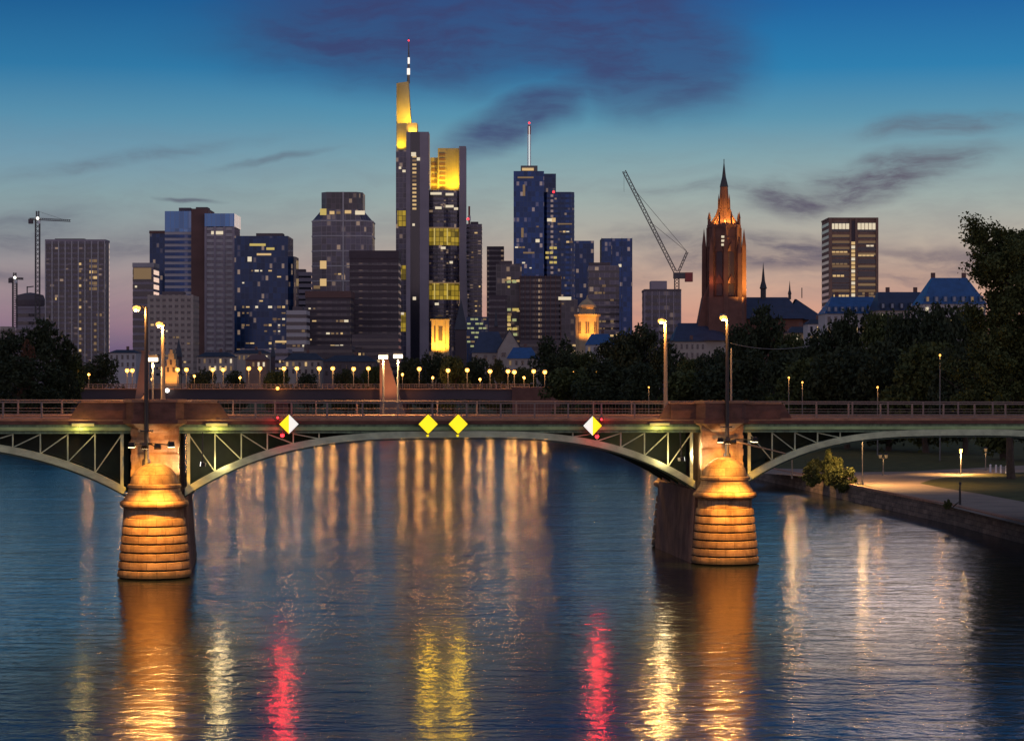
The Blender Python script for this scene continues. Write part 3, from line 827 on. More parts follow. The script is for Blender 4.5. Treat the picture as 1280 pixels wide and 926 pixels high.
def diamond(label, px, py, left, right, group, red=0):
    s = FS - .75; t = T(px, s); c = BP(t, s, 0); Y = c.y; c.z = H - (py - YH) / F * Y
    root = thing('navigation_sign', label, 'navigation sign', c, group)
    r = 13.2 / F * Y
    ux = Vector((U.x, U.y, 0)); n = Vector((U.y, -U.x, 0))
    def dm(k, d0, d1, half=0):
        pts = [(-k, 0), (0, -k), (k, 0), (0, k)]
        if half < 0: pts = [(-k, 0), (0, -k), (0, k)]
        if half > 0: pts = [(k, 0), (0, k), (0, -k)]
        return MB().extrude([c + ux * a + Vector((0, 0, b)) + n * d1 for a, b in pts], n * (d0 - d1))
    fr = dm(r, -.07, .03).build('frame', 'iron_black', root)
    if left == right:
        dm(r * .93, .035, .06).build('face', left, root)
    else:
        dm(r * .92, .035, .06, -1).build('face', left, root)
        dm(r * .92, .035, .06, 1).build('face', right, root)
    MB().beam(c - n * .07, c - n * .62 , .1, .1).build('bracket', 'iron_black', root)
    MB().beam(c + Vector((0, 0, r * .9)) - n * .1, c + Vector((0, 0, r * 1.45)) - n * .1, .05, .05).build('top_stay', 'iron_black', root)
    if not red:
        p = c - n * .1 + Vector((0, 0, -r * .98))
        hb = MB().tube(p + Vector((0, 0, -.02)), p + Vector((0, 0, .12)), .1, .1, 10).build('lamp_housing', 'iron_black', root)
        MB().sphere(p + Vector((0, 0, -.08)), .1, 10, 6).build('yellow_lens', 'sign_yellow', hb, smooth=True)
        light('SPOT', root, p + n * .22 + Vector((0, 0, -.15)), 190, (1, .60, .02), .3, p + n * 3 + Vector((0, 0, -2.2)), 110, .4)
    if red:
        p = c + ux * (red * .42) - n * .2 + Vector((0, 0, -.62))
        hb = MB().tube(p + Vector((0, 0, -.1)), p + Vector((0, 0, .14)), .13, .1, 10).build('lamp_housing', 'iron_black', root)
        MB().sphere(p + Vector((0, 0, -.16)), .15, 10, 6).build('red_lens', 'lamp_red', hb, smooth=True)
        light('SPOT', root, p + n * .22 + Vector((0, 0, -.3)), 260, (1, .02, .03), .2, p + n * 3 + Vector((0, 0, -2.2)), 110, .4)
        light('POINT', root, p + n * .3 + Vector((0, 0, -.1)), 26, (1, .02, .03), .12)
        p2 = c + ux * (red * .75) - n * .3 + Vector((0, 0, .45))
        hb = MB().tube(p2 + Vector((0, 0, -.12)), p2 + Vector((0, 0, .12)), .1, .1, 10).build('lamp_housing', 'iron_black', root)
        MB().sphere(p2 + n * .1, .08, 10, 6).build('red_lens', 'lamp_red', hb, smooth=True)
        light('POINT', root, p2 + n * .22, 22, (1, .02, .02), .08)
    return root
GN = 'diamond navigation signs on the main span'
diamond('half yellow half white diamond sign left of the two yellow ones', 361, 530, 'sign_yellow', 'sign_white', GN, red=-1)
diamond('plain yellow diamond sign, left one of the middle pair', 535, 530, 'sign_yellow', 'sign_yellow', GN)
diamond('plain yellow diamond sign, right one of the middle pair', 572.5, 530, 'sign_yellow', 'sign_yellow', GN)
diamond('half white half yellow diamond sign near the right pier', 740.5, 532, 'sign_white', 'sign_yellow', GN, red=1)

# small yellow lit strip lamps under the parapets
for i, (px, nm) in enumerate(((104, 'left of the left pier'), (271, 'right of the left pier'), (824, 'left of the right pier'))):
    t = T(px); q = BP(t, FS - .2, zb(530.5, t))
    r = thing('strip_lamp', 'short yellow strip lamp on the girder ' + nm, 'strip lamp', q)
    MB().hexa([BP(t - .75, FS - .3, q.z - .09), BP(t + .75, FS - .3, q.z - .09), BP(t + .75, FS - .16, q.z - .09), BP(t - .75, FS - .16, q.z - .09)], [BP(t - .75, FS - .3, q.z + .07), BP(t + .75, FS - .3, q.z + .07), BP(t + .75, FS - .16, q.z + .07), BP(t - .75, FS - .16, q.z + .07)]).build('diffuser', 'win_yellow', r)
    MB().hexa([BP(t - .8, FS - .34, q.z + .072), BP(t + .8, FS - .34, q.z + .072), BP(t + .8, FS - .15, q.z + .072), BP(t - .8, FS - .15, q.z + .072)], [BP(t - .8, FS - .34, q.z + .12), BP(t + .8, FS - .34, q.z + .12), BP(t + .8, FS - .15, q.z + .12), BP(t - .8, FS - .15, q.z + .12)]).build('hood', 'iron_grey', r)
    light('POINT', r, BP(t, FS - .75, q.z - .25), 60, (1, .7, .2), .15)

# flat square lamps on the far footway
def flat_lamp(label, px, py, w, base=522, ply='iron_grey'):
    s = RS - .6; t = T(px, s); q = BP(t, s, 0); z = H - (py - YH) / F * q.y; z0 = zb(base, t)
    root = thing('street_lamp', label, 'street lamp', (q.x, q.y, z0), 'flat headed lamps on the far footway')
    MB().tube((q.x, q.y, z0), (q.x, q.y, z), .09, .07, 8).build('pole', 'iron_grey', root)
    h = MB().box(q.x - w, q.x + w, q.y - .3, q.y + .3, z + .12, z + .3).build('lamp_head', 'iron_grey', root)
    MB().box(q.x - w * .95, q.x + w * .95, q.y - .28, q.y + .28, z - .16, z + .118).build('diffuser', 'lamp_white', h)
    light('SPOT', root, (q.x, q.y - .1, z - .3), 3500, (1, .58, .22), .2, (q.x, q.y - .1, 0), 140, .3)
flat_lamp('flat square street lamp on a pole beside the tall black left pier lamp', 191, 449, .36)
flat_lamp('flat square street lamp in front of the tapered orange pylon', 479, 446, .36)
flat_lamp('flat square street lamp just right of the tapered orange pylon', 497.5, 445, .36)

# ------------------------------------------------------------------ a person leaning on the left parapet
def person(px, s):
    t = T(px, s); q = BP(t, s, zb(522.5, t))
    root = thing('person', 'person in a tan jacket bending over the left parapet beside the black lamp', 'person', q)
    J = dict(pel=(0, 0, .92), ch=(.12, 0, 1.3), nk=(.2, 0, 1.47), hd=(.25, 0, 1.62), lsh=(.1, .19, 1.4), rsh=(.1, -.19, 1.4), lel=(.3, .24, 1.18), rel=(.3, -.24, 1.18),
             lha=(.5, .18, 1.1), rha=(.5, -.18, 1.1), lhp=(0, .1, .88), rhp=(0, -.1, .88), lkn=(.08, .11, .48), rkn=(-.05, -.11, .48), lan=(0, .11, .08), ran=(-.18, -.11, .08), lto=(.18, .12, .04), rto=(0, -.12, .04))
    E = [('pel', 'ch'), ('ch', 'nk'), ('nk', 'hd'), ('ch', 'lsh'), ('ch', 'rsh'), ('lsh', 'lel'), ('rsh', 'rel'), ('lel', 'lha'), ('rel', 'rha'), ('pel', 'lhp'), ('pel', 'rhp'),
         ('lhp', 'lkn'), ('rhp', 'rkn'), ('lkn', 'lan'), ('rkn', 'ran'), ('lan', 'lto'), ('ran', 'rto')]
    rad = dict(pel=.14, ch=.16, nk=.06, hd=.1, lsh=.08, rsh=.08, lel=.05, rel=.05, lha=.04, rha=.04, lhp=.1, rhp=.1, lkn=.065, rkn=.065, lan=.045, ran=.045, lto=.035, rto=.035)
    keys = list(J)
    me = bpy.data.meshes.new('body'); me.from_pydata([J[k] for k in keys], [(keys.index(a), keys.index(b)) for a, b in E], [])
    me.materials.append(M['cloth_tan'])
    o = bpy.data.objects.new('body', me); COL.objects.link(o); o.parent = root
    md = o.modifiers.new('skin', 'SKIN')
    if not me.skin_vertices: me.attributes
    for i, k in enumerate(keys):
        me.skin_vertices[0].data[i].radius = (rad[k], rad[k]); me.skin_vertices[0].data[i].use_root = (k == 'pel')
    o.modifiers.new('sub', 'SUBSURF').levels = 1
    o.modifiers['sub'].render_levels = 2
    c = q + Vector((.26, 0, 1.63))
    MB().sphere(c, .115, 12, 8, 1.2).build('head', 'skin', root, smooth=True)
    MB().sphere(c + Vector((-.03, 0, .035)), .12, 12, 8, 1.05).build('hair', 'hair', root, smooth=True)
try:
    person(177, FS + .9)
except Exception as e:
    print('person', e)

# ------------------------------------------------------------------ trees
def leaf_mesh(name, seed, n, leaf, lobes, m, hgt=1.0, shape='round'):
    """unit crown (height 1, radius .5) made of many leaf-sized faces clustered in lobes"""
    rg = np.random.default_rng(seed)
    C, Rr = [], []
    for i in range(lobes):
        z = rg.uniform(.16, .92)
        if shape == 'round': prof = math.sin(math.pi * min(.98, max(.04, (z - .02) * .9 + .06))) ** .6
        elif shape == 'tall': prof = (math.sin(math.pi * (z * .88 + .1)) ** .55) * .92
        else: prof = (1.05 - z) ** .6
        a = rg.uniform(0, 2 * math.pi); d = prof * .40 * math.sqrt(rg.uniform(.05, 1))
        C.append((d * math.cos(a), d * math.sin(a), z)); Rr.append(rg.uniform(.07, .17) * (.75 + .4 * prof))
    C = np.array(C); Rr = np.array(Rr)
    pick = rg.choice(lobes, n, p=Rr ** 2 / (Rr ** 2).sum())
    d = rg.normal(size=(n, 3)); d /= np.linalg.norm(d, axis=1)[:, None]
    rad = Rr[pick] * (rg.uniform(.35, 1.0, n) ** .45) * (1 + .25 * rg.normal(size=n) * (rg.uniform(size=n) < .25))
    cen = C[pick] + d * rad[:, None]
    a = rg.normal(size=(n, 3)); a /= np.linalg.norm(a, axis=1)[:, None]
    b = np.cross(a, rg.normal(size=(n, 3))); b /= np.linalg.norm(b, axis=1)[:, None]
    sz = leaf * rg.uniform(.55, 1.3, n)[:, None]
    v = np.stack([cen - a * sz, cen - b * sz * .55, cen + a * sz, cen + b * sz * .55], 1).reshape(-1, 3)
    v[:, 2] *= hgt
    f = np.arange(4 * n).reshape(-1, 4)
    me = bpy.data.meshes.new(name)
    me.from_pydata(v.tolist(), [], f.tolist()); me.materials.append(M[m]); me.update()
    return me
def trunk_mesh(seed):
    rg = random.Random(seed); mb = MB()
    p = Vector((0, 0, -.04)); r = .034
    for k in range(4):
        n_ = p + Vector((rg.uniform(-.02, .02), rg.uniform(-.02, .02), .16)); mb.tube(p, n_, r, r * .78, 7); p = n_; r *= .78
        if k >= 1:
            for _ in range(3):
                a = rg.uniform(0, 6.28); e = p + Vector((.22 * math.cos(a), .22 * math.sin(a), rg.uniform(.12, .26))); mb.tube(p, e, r * .6, r * .2, 5)
    me = bpy.data.meshes.new('trunk'); me.from_pydata(mb.v, [], mb.f); me.materials.append(M['bark']); me.update(); return me
CR = [leaf_mesh('crown', 11, 6500, .026, 34, 'leaf_dark'), leaf_mesh('crown', 12, 6500, .026, 30, 'leaf_mid', shape='tall'),
      leaf_mesh('crown', 13, 6500, .027, 38, 'leaf_dark', shape='tall'), leaf_mesh('crown', 14, 6000, .027, 28, 'leaf_warm'), leaf_mesh('crown', 15, 3500, .03, 20, 'leaf_rust')]
TR = [trunk_mesh(i) for i in range(5)]
def tree(label, px, ytop, Y, wpx, var, zb_, group, name='broadleaf_tree'):
    x = (px - 640) / F * Y; h = H + (YH - ytop) / F * Y - zb_
    r = thing(name, label, 'tree', (x, Y, zb_), group)
    wd = wpx / F * Y
    t = bpy.data.objects.new('trunk', TR[var]); COL.objects.link(t); t.parent = r; t.scale = (h, h, h * .95)
    c = bpy.data.objects.new('crown', CR[var]); COL.objects.link(c); c.parent = r; c.scale = (wd, wd, h)
    c.rotation_euler = (0, 0, rnd.uniform(0, 6.28))
    return r
BACK = [(695, 422, 760, 66), (728, 438, 720, 60), (766, 424, 700, 60), (797, 406, 690, 76), (832, 428, 680, 60), (864, 446, 640, 54), (895, 436, 600, 60), (926, 408, 580, 62), (954, 384, 560, 74), (985, 414, 560, 60),
        (1012, 426, 540, 60), (1040, 402, 520, 74), (1072, 390, 520, 78), (1106, 387, 500, 80), (1142, 382, 480, 82), (1177, 378, 470, 84), (1209, 384, 450, 78)]
for i, (px, yt, Y, w) in enumerate(BACK):
    tree('dark broadleaf tree, %s from the left in the tall back row on the right bank' % ORD[i], px, yt, Y, w * 1.15, i % 4 if i % 4 != 3 else 2, LZ, 'trees along the right bank, back row')
FRONT = [(716, 458, 540, 90), (765, 450, 510, 95), (818, 454, 480, 100), (868, 462, 440, 100), (915, 450, 425, 110), (963, 434, 410, 110), (1010, 444, 395, 100), (1058, 432, 385, 110), (1110, 428, 375, 110), (1158, 424, 365, 110), (1205, 432, 355, 100)]
for i, (px, yt, Y, w) in enumerate(FRONT):
    tree('low spreading dark tree, %s from the left in the front row behind the bridge' % ORD[i], px, yt, Y, w * 1.1, (i + 1) % 3, LZ, 'trees along the right bank, front row')
for label, px, yt, Y, w, var in [('round dark tree at the left edge of the picture below the cranes', 8, 414, 600, 80, 2), ('largest round dark tree on the left bank', 55, 401, 590, 92, 0), ('lower dark tree right of the largest left bank tree', 88, 436, 600, 56, 1),
                                 ('rust brown small tree in front of the largest left bank tree', 34, 420, 575, 36, 4), ('dense low dark tree on the left bank behind the railing', 30, 446, 560, 110, 0)]:
    tree(label, px, yt, Y, w, var, 3.2, 'trees on the left bank')
MID = [(128, 443, 720, 54), (108, 455, 730, 40), (255, 462, 690, 44), (292, 464, 712, 40), (346, 462, 690, 44), (384, 466, 712, 40), (432, 462, 690, 44), (468, 456, 712, 44), (512, 446, 700, 46), (540, 441, 712, 46), (568, 443, 690, 44), (596, 446, 712, 44), (622, 450, 690, 40), (655, 458, 700, 40), (700, 440, 712, 50)]
for i, (px, yt, Y, w) in enumerate(MID):
    tree('small dark tree, %s from the left behind the far bridge lamps' % ORD[i], px, yt, Y, w * 1.15, i % 3, 2.6, 'trees behind the far bridge')

tree('broad dark tree filling the gap behind the tall tree at the right edge', 1256, 398, 335, 120, 1, LZ, 'trees along the right bank, front row')
tree('low dark tree at the far right end behind the bridge railing', 1290, 430, 325, 110, 2, LZ, 'trees along the right bank, front row')
# the big tree at the right edge, with its own finer crown
def big_tree():
    Y = 272; x = (1264 - 640) / F * Y; h = 28.0
    r = thing('broadleaf_tree', 'tall leafy tree rising above the bridge at the right edge', 'tree', (x, Y, LZ))
    rg = random.Random(4)
    tr = MB(); p = Vector((x, Y, LZ - .3)); rr = .55; pts = []
    for k in range(9):
        n_ = p + Vector((rg.uniform(-.4, .4), rg.uniform(-.4, .4), 2.85)); tr.tube(p, n_, rr, rr * .84, 9); p = n_; rr *= .84
        pts.append((p.copy(), rr))
    ends = []
    for p, q in pts[1:]:
        for _ in range(9):
            a = rg.uniform(0, 6.28); f = (p.z - LZ) / h
            ln = rg.uniform(2.8, 7.2) * (1.15 - .5 * f)
            m_ = p + Vector((ln * .55 * math.cos(a), ln * .55 * math.sin(a), ln * .38)); e = p + Vector((ln * math.cos(a), ln * math.sin(a), ln * rg.uniform(.5, .95)))
            tr.tube(p, m_, q * .45, q * .28, 6); tr.tube(m_, e, q * .28, .02, 5)
            ends += [m_, e, (m_ + e) / 2, e.lerp(m_, .25)]
            for _ in range(2):
                e2 = m_ + Vector((rg.uniform(-2, 2), rg.uniform(-2, 2), rg.uniform(.2, 2.2))); tr.tube(m_, e2, q * .18, .015, 4); ends.append(e2)
    tr.build('trunk', 'bark', r)
    ng = np.random.default_rng(5)
    E = np.array([tuple(e) for e in ends]); n = 84000
    pk = ng.integers(0, len(E), n)
    cr = ng.uniform(.45, 1.25, len(E))[pk]
    d = ng.normal(size=(n, 3)) * np.array([.52, .52, .46])
    cen = E[pk] + d * cr[:, None] - np.array([x, Y, LZ])
    a = ng.normal(size=(n, 3)); a /= np.linalg.norm(a, axis=1)[:, None]
    b = np.cross(a, ng.normal(size=(n, 3))); b /= np.linalg.norm(b, axis=1)[:, None]
    sz = ng.uniform(.12, .27, n)[:, None]
    v = np.stack([cen - a * sz, cen - b * sz * .6, cen + a * sz, cen + b * sz * .6], 1).reshape(-1, 3)
    me = bpy.data.meshes.new('crown'); me.from_pydata(v.tolist(), [], np.arange(4 * n).reshape(-1, 4).tolist()); me.materials.append(M['leaf_mid']); me.update()
    o = bpy.data.objects.new('crown', me); COL.objects.link(o); o.parent = r
big_tree()
def bush(label, px, py, wpx, hpx, var_m, seed):
    x, Y = gpt(px, py); s = Y / F
    r = thing('bush', label, 'bush', (x, Y, LZ), 'bushes on the quay')
    o = bpy.data.objects.new('foliage', leaf_mesh('foliage', seed, 4200, .04, 22, var_m)); COL.objects.link(o); o.parent = r
    o.scale = (wpx * s * 1.1, wpx * s * .9, hpx * s * 1.1); o.location = (-.5, -.5, -1.1 if hpx > 20 else -.2)
    st = MB()
    rg = random.Random(seed)
    for i in range(7):
        a = rg.uniform(0, 6.28); st.tube((x, Y, LZ - .05), (x + .7 * math.cos(a), Y + .7 * math.sin(a), LZ + hpx * s * .6), .04, .015, 5)
    st.build('stem', 'bark', r)
bush('wide yellow green bush on the quay edge, left of the thin lamp pole', 1028, 599, 38, 32, 'leaf_bush', 31)
bush('taller spiky yellow green bush in the middle of the quay edge clump', 1044, 602, 26, 46, 'leaf_bush', 32)
bush('rounded green bush at the right of the quay edge clump', 1060, 605, 34, 34, 'leaf_mid', 33)
bush('small weed tuft on the quay coping near the right edge', 1190, 634, 10, 12, 'leaf_bush', 34)

# ------------------------------------------------------------------ park furniture on the right bank
def park_lamp(label, px, pbase, ptop, pw, heads=1, lit=True, grp='lamps in the riverside park'):
    x, Y = gpt(px, pbase); zt = H - (ptop - YH) / F * Y
    r = thing('park_lamp', label, 'park lamp', (x, Y, LZ), grp)
    MB().tube((x, Y, LZ), (x, Y, zt - .1), .07, .05, 8).build('pole', 'iron_grey', r)
    MB().tube((x, Y, LZ), (x, Y, LZ + .6), .11, .1, 8).build('base', 'iron_grey', r)
    for k in range(heads):
        ox = 0 if heads == 1 else (-.35, .35)[k]
        g = MB().tube((x + ox, Y, zt - .25), (x + ox, Y, zt + .15), .14, .22, 8).build('lantern', 'lamp_amber' if lit else 'win_dim', r)
        MB().lathe([(.3, .15), (.24, .25), (.02, .38)], (x + ox, Y, zt), 8).build('cap', 'iron_black', g)
    if heads == 2: MB().beam((x - .4, Y, zt - .3), (x + .4, Y, zt - .3), .05, .05).build('crossbar', 'iron_black', r)
    if pw:
        light('POINT', r, (x, Y - .42, zt - .05), min(210, pw * .1), (1, .56, .2), .16)
        light('SPOT', r, (x, Y - .35, zt - .3), pw * 1.6, (1, .56, .2), .2, (x, Y - .35, 0), 150, .3)
park_lamp('lit lantern lamp post beside the lawn island path', 1201, 593, 563, 2800)
park_lamp('thin tall lamp pole between the bush and the path, head hidden behind the bridge', 1078, 606, 527, 7000)
park_lamp('lamp pole behind the bushes with its head hidden by the bridge deck', 990, 598, 530, 2200)
park_lamp('dim lantern lamp post with two heads in the park shade', 1104, 594, 570, 40, 2, False)
park_lamp('dim pale lantern post beside the white bollards', 1232, 588, 562, 60, 1, False)
proto = None
for i, (px, py) in enumerate([(1238, 590), (1245, 590.5), (1251, 591), (1258, 591.5), (1265, 592)]):
    x, Y = gpt(px, py); lab = 'short white bollard, %s from the left in the row of five' % ORD[i]
    if proto is None:
        proto = thing('bollard', lab, 'bollard', (x, Y, LZ), 'row of white bollards')
        MB().lathe([(.15, 0), (.13, .1), (.11, .75), (.13, .8)], (x, Y, LZ), 10).build('post', 'white_metal', proto)
        MB().lathe([(.13, .8), (.14, .88), (.09, .97), (.01, 1.0)], (x, Y, LZ), 10).build('cap', 'white_metal', proto)
    else:
        c = copy_tree(proto); c.location = (x, Y, LZ); c['label'] = lab
x, Y = gpt(1200, 631)
mp_ = thing('mooring_post', 'short dark mooring post on the quay near the right edge', 'post', (x, Y, LZ))
MB().lathe([(.16, 0), (.12, .12), (.09, 1.9)], (x, Y, LZ), 10).build('shaft', 'iron_black', mp_)
MB().lathe([(.09, 1.9), (.14, 1.95), (.12, 2.1), (.01, 2.2)], (x, Y, LZ), 10).build('cap', 'iron_black', mp_)

# ------------------------------------------------------------------ the far bridge with its lamps
def far_bridge():
    Y = 640
    root = thing('far_bridge', 'dark low bridge with a row of amber lamps beyond the green bridge', 'bridge', P(360, 520, Y))
    X = lambda px, y=Y: (px - 640) / F * y
    Z = lambda py, y=Y: H - (py - YH) / F * y
    seg = [(95, 205), (205, 352), (352, 500), (500, 655)]
    for a, b in seg:
        mb = MB(); n = 14
        pts = []
        for i in range(n + 1):
            f = i / n; px = a + (b - a) * f
            soff = 499 + 5 * (abs(2 * f - 1) ** 2.2)
            pts.append((X(px), Z(soff)))
        poly = [(X(a), Z(487))] + [(X(b), Z(487))] + [q for q in reversed(pts)]
        mb.extrude([(x, Y, z) for x, z in poly], (0, 15, 0))
        mb.build('girder', 'brown_dark', root)
    MB().box(X(92), X(662), Y - .4, Y + 15.4, Z(487), Z(485.6)).build('edge_beam', 'coping', root)
    for s in (Y - .2, Y + 15.2):
        rl = MB(); rl.box(X(92), X(662), s - .04, s + .04, Z(480.6), Z(480.0)); rl.box(X(92), X(662), s - .03, s + .03, Z(483.2), Z(482.8))
        for i in range(0, 96):
            x = X(92) + (X(662) - X(92)) * i / 95; rl.box(x - .05, x + .05, s - .04, s + .04, Z(485.6), Z(480.6))
        rl.build('railing', 'rail_paint', root)
    for px in (205, 352, 500):
        MB().box(X(px) - 1.8, X(px) + 1.8, Y + .5, Y + 14.5, -1, Z(500)).build('pier', 'sandstone', root)
    MB().box(X(640), X(700), Y - 1, Y + 18, 0, Z(484)).build('abutment', 'sandstone', root)
    MB().box(X(40), X(97), Y - 1, Y + 18, 0, Z(484.5)).build('abutment', 'brown_dark', root)
    for px, py in ((347, 485.5), (485, 486)):
        t = thing('bridge_lantern', 'small yellow lantern on the far bridge edge, %s one' % ('left' if px < 400 else 'right'), 'lantern', P(px, py, Y - .5), 'lanterns on the far bridge edge')
        MB().sphere(P(px, py, Y - .8), .5, 10, 7).build('globe', 'lamp_amber', t, smooth=True)
        MB().box(X(px) - .12, X(px) + .12, Y - .8, Y - .41, Z(py) - .6, Z(py) - .4).build('bracket', 'iron_black', t)
        light('POINT', t, P(px, py, Y - 1.6), 150, AMB, .4)
    t = thing('bridge_lantern', 'white lantern at the left end of the far bridge span', 'lantern', P(209, 488, Y - 1), 'lanterns on the far bridge edge')
    MB().sphere(P(209, 488, Y - 1), .6, 10, 7).build('globe', 'lamp_cool', t, smooth=True)
    MB().box(X(209) - .12, X(209) + .12, Y - 1, Y - .41, Z(488) - .75, Z(488) - .5).build('bracket', 'iron_black', t)
    LP = [(97, 463, 0), (101, 463, 1), (159, 463, 0), (165.5, 463, 1), (222, 462, 0), (233, 462, 1), (266, 462, 0), (279, 462, 1), (311, 460.5, 0), (325, 460.5, 1), (355, 460.5, 0), (371, 460.5, 1),
          (399, 460.5, 0), (416, 460.5, 1), (442, 461, 0), (460.5, 460.5, 1), (524, 461, 0), (560, 463, 0), (584, 462.5, 1), (612.5, 464, 0), (635, 464, 1), (643, 465, 0), (667, 464, 1), (681, 465, 0), (717, 466, 1), (744, 466, 0)]
    proto = None
    for i, (px, py, k) in enumerate(LP):
        y = Y + (.8 if k == 0 else 14.2); x, z = X(px, y), Z(py, y)
        lab = 'amber globe lamp, %s from the left of those on the far bridge' % ORD[i]
        zb0 = Z(485.5)
        if proto is None:
            proto = thing('bridge_lamp', lab, 'street lamp', (x, y, zb0), 'amber lamps on the far bridge')
            MB().tube((x, y, zb0), (x, y, z), .12, .09, 8).build('pole', 'iron_grey', proto)
            MB().sphere((x, y, z), .62, 12, 8).build('globe', 'lamp_amber', proto, smooth=True)
            MB().lathe([(.4, .42), (.25, .7), (.02, .85)], (x, y, z), 10).build('cap', 'iron_black', proto)
            light('POINT', proto, (x, y - 1.3, z - .3), 800, AMB, .45)
            z_ref = z
        else:
            c = copy_tree(proto); c.location = (x, y, zb0 + (z - z_ref)); c['label'] = lab
    for xa, xb, x0, x1, pt, pb, lab in ((475, 485, 475, 497, 448, 487, 'tall tapered orange brown pylon right of the lamp row'), (178, 185, 172, 185, 440, 484, 'tapered pale pylon left of the black pier lamp')):
        y = Y - 6
        t = thing('tapered_pylon', lab, 'pylon', P((x0 + x1) / 2, pb, y))
        z0, z1 = Z(pb, y), Z(pt, y); k = (z0 + 1 - 0) / (z1 - z0)
        xa, xb, x0, x1 = X(xa, y), X(xb, y), X(x0, y), X(x1, y)
        xl, xr = x0 + (x0 - xa) * k, x1 + (x1 - xb) * k
        MB().hexa([(xl, y - 2, -1), (xr, y - 2, -1), (xr, y + 2, -1), (xl, y + 2, -1)], [(xa, y - 1, z1), (xb, y - 1, z1), (xb, y + 1, z1), (xa, y + 1, z1)]).build('shaft', 'rust_stone', t)
        MB().box(xa - .2, xb + .2, y - 1.2, y + 1.2, z1, z1 + .4).build('cap', 'rust_stone', t)
        light('SPOT', t, ((x0 + x1) / 2, y - 9, z0 + 2.0), 3000 if x0 > X(300, y) else 700, (1, .40, .13), .4, ((x0 + x1) / 2, y, z0 + 4), 100, .6)
far_bridge()

# ------------------------------------------------------------------ buildings
def fit(px0, px1, py, Y): return (px0 - 640) / F * Y, (px1 - 640) / F * Y, H - (py - YH) / F * Y

def grow(poly, d):
    cx = sum(p[0] for p in poly) / len(poly); cy = sum(p[1] for p in poly) / len(poly)
    out = []
    for x, y in poly:
        L_ = math.hypot(x - cx, y - cy); k = 1 + d * 1.4 / L_; out.append((cx + (x - cx) * k, cy + (y - cy) * k))
    return out

WPROTO = {}
def lit_window(parent, pos, w, h, m, name='lit_window'):
    key = (round(w, 1), round(h, 1), m)
    loc = Vector(pos) - origin(parent)
    if key not in WPROTO:
        me = bpy.data.meshes.new('lit_window'); b = MB().box(-w / 2, w / 2, -.12, .12, -h / 2, h / 2)
        me.from_pydata(b.v, [], b.f); me.materials.append(M[m]); me.update(); WPROTO[key] = me
    o = bpy.data.objects.new(name, WPROTO[key]); COL.objects.link(o); o.parent = parent; o.location = loc
    return o

def tower(label, x0, x1, yt, Y, D=32, body='glass_navy', band=None, fh=4.0, bh=1.8, fins=None, lit=0, lw=2.4, lh=1.7, lits=('win_warm', 'win_pale', 'win_dim', 'win_dim'), spots=(), ytb=None, cham=0, seed=1, cap=None, name='office_tower', ybl=446, zones=None, group='towers of the skyline', roofbox=(.5, .35, 4)):
    a, b, zt = fit(x0, x1, yt, Y); w = b - a
    r = thing(name, label, 'tower', ((a + b) / 2, Y + D / 2, GZ), group)
    c = cham * w
    poly = [(a + c, Y), (b - c, Y), (b, Y + c), (b, Y + D - c), (b - c, Y + D), (a + c, Y + D), (a, Y + D - c), (a, Y + c)] if cham else [(a, Y), (b, Y), (b, Y + D), (a, Y + D)]
    MB().prism(poly, GZ - 1, zt).build('body', body, r)
    if cap:
        MB().prism(grow(poly, .35), zt, zt + cap[1]).build('roof_parapet', cap[0], r)
    if roofbox:
        bw = w * roofbox[0] / 2; cx = (a + b) / 2 + (seed % 3 - 1) * w * .12
        MB().box(cx - bw, cx + bw, Y + D * .3, Y + D * (.3 + roofbox[1]), zt, zt + roofbox[2] * .6).build('plant_room', 'concrete_dark', r)
    if band:
        z = zt - fh; first = None; k = 0
        while z > GZ + 8 and k < 96:
            if first is None:
                first = MB().prism(grow(poly, .12), z, z + bh).build('window_band', band, r); z1 = z
            else:
                copy_part(first, r, (0, 0, z - z1))
            z -= fh; k += 1
    if fins:
        sp, wd, dp, fm = fins; mb = MB(); n = max(2, round(w / sp))
        for i in range(n + 1):
            x = a + w * i / n
            mb.box(x - wd / 2, x + wd / 2, Y - dp, Y, GZ, zt + .3)
        n = max(2, round(D / sp))
        for i in range(1, n):
            y = Y + D * i / n
            mb.box(a - dp, a, y - wd / 2, y + wd / 2, GZ, zt); mb.box(b, b + dp, y - wd / 2, y + wd / 2, GZ, zt)
        mb.build('facade_fins', fm, r)
    rg = random.Random(seed)
    nf = int((zt - GZ - 8) / fh); nc = max(2, int(w * .92 / (lw * 1.25)))
    done = set()
    for k in range(int(lit * .72)):
        fl = int(rg.triangular(0, nf, nf * .35)); ci = rg.randrange(nc)
        run = rg.choice((1, 1, 1, 2, 2, 3))
        for j in range(run):
            if ci + j >= nc or (fl, ci + j) in done: continue
            done.add((fl, ci + j))
            zz = zt - fh * (nf - fl) + bh * .5
            if zz > zt - 2: continue
            lit_window(r, (a + w * .04 + (ci + j + .5) * (w * .92 / nc), Y - .2, zz), lw * rg.choice((.6, .8, 1, 1.15)), lh * rg.choice((.6, .8, 1)), rg.choice(tuple(lits) + ('win_faint', 'win_dim')))
    for (px, py, wp, hp, m) in spots:
        q = P(px, py, Y - .25); lit_window(r, q, wp / F * Y, hp / F * Y, m)
    return r

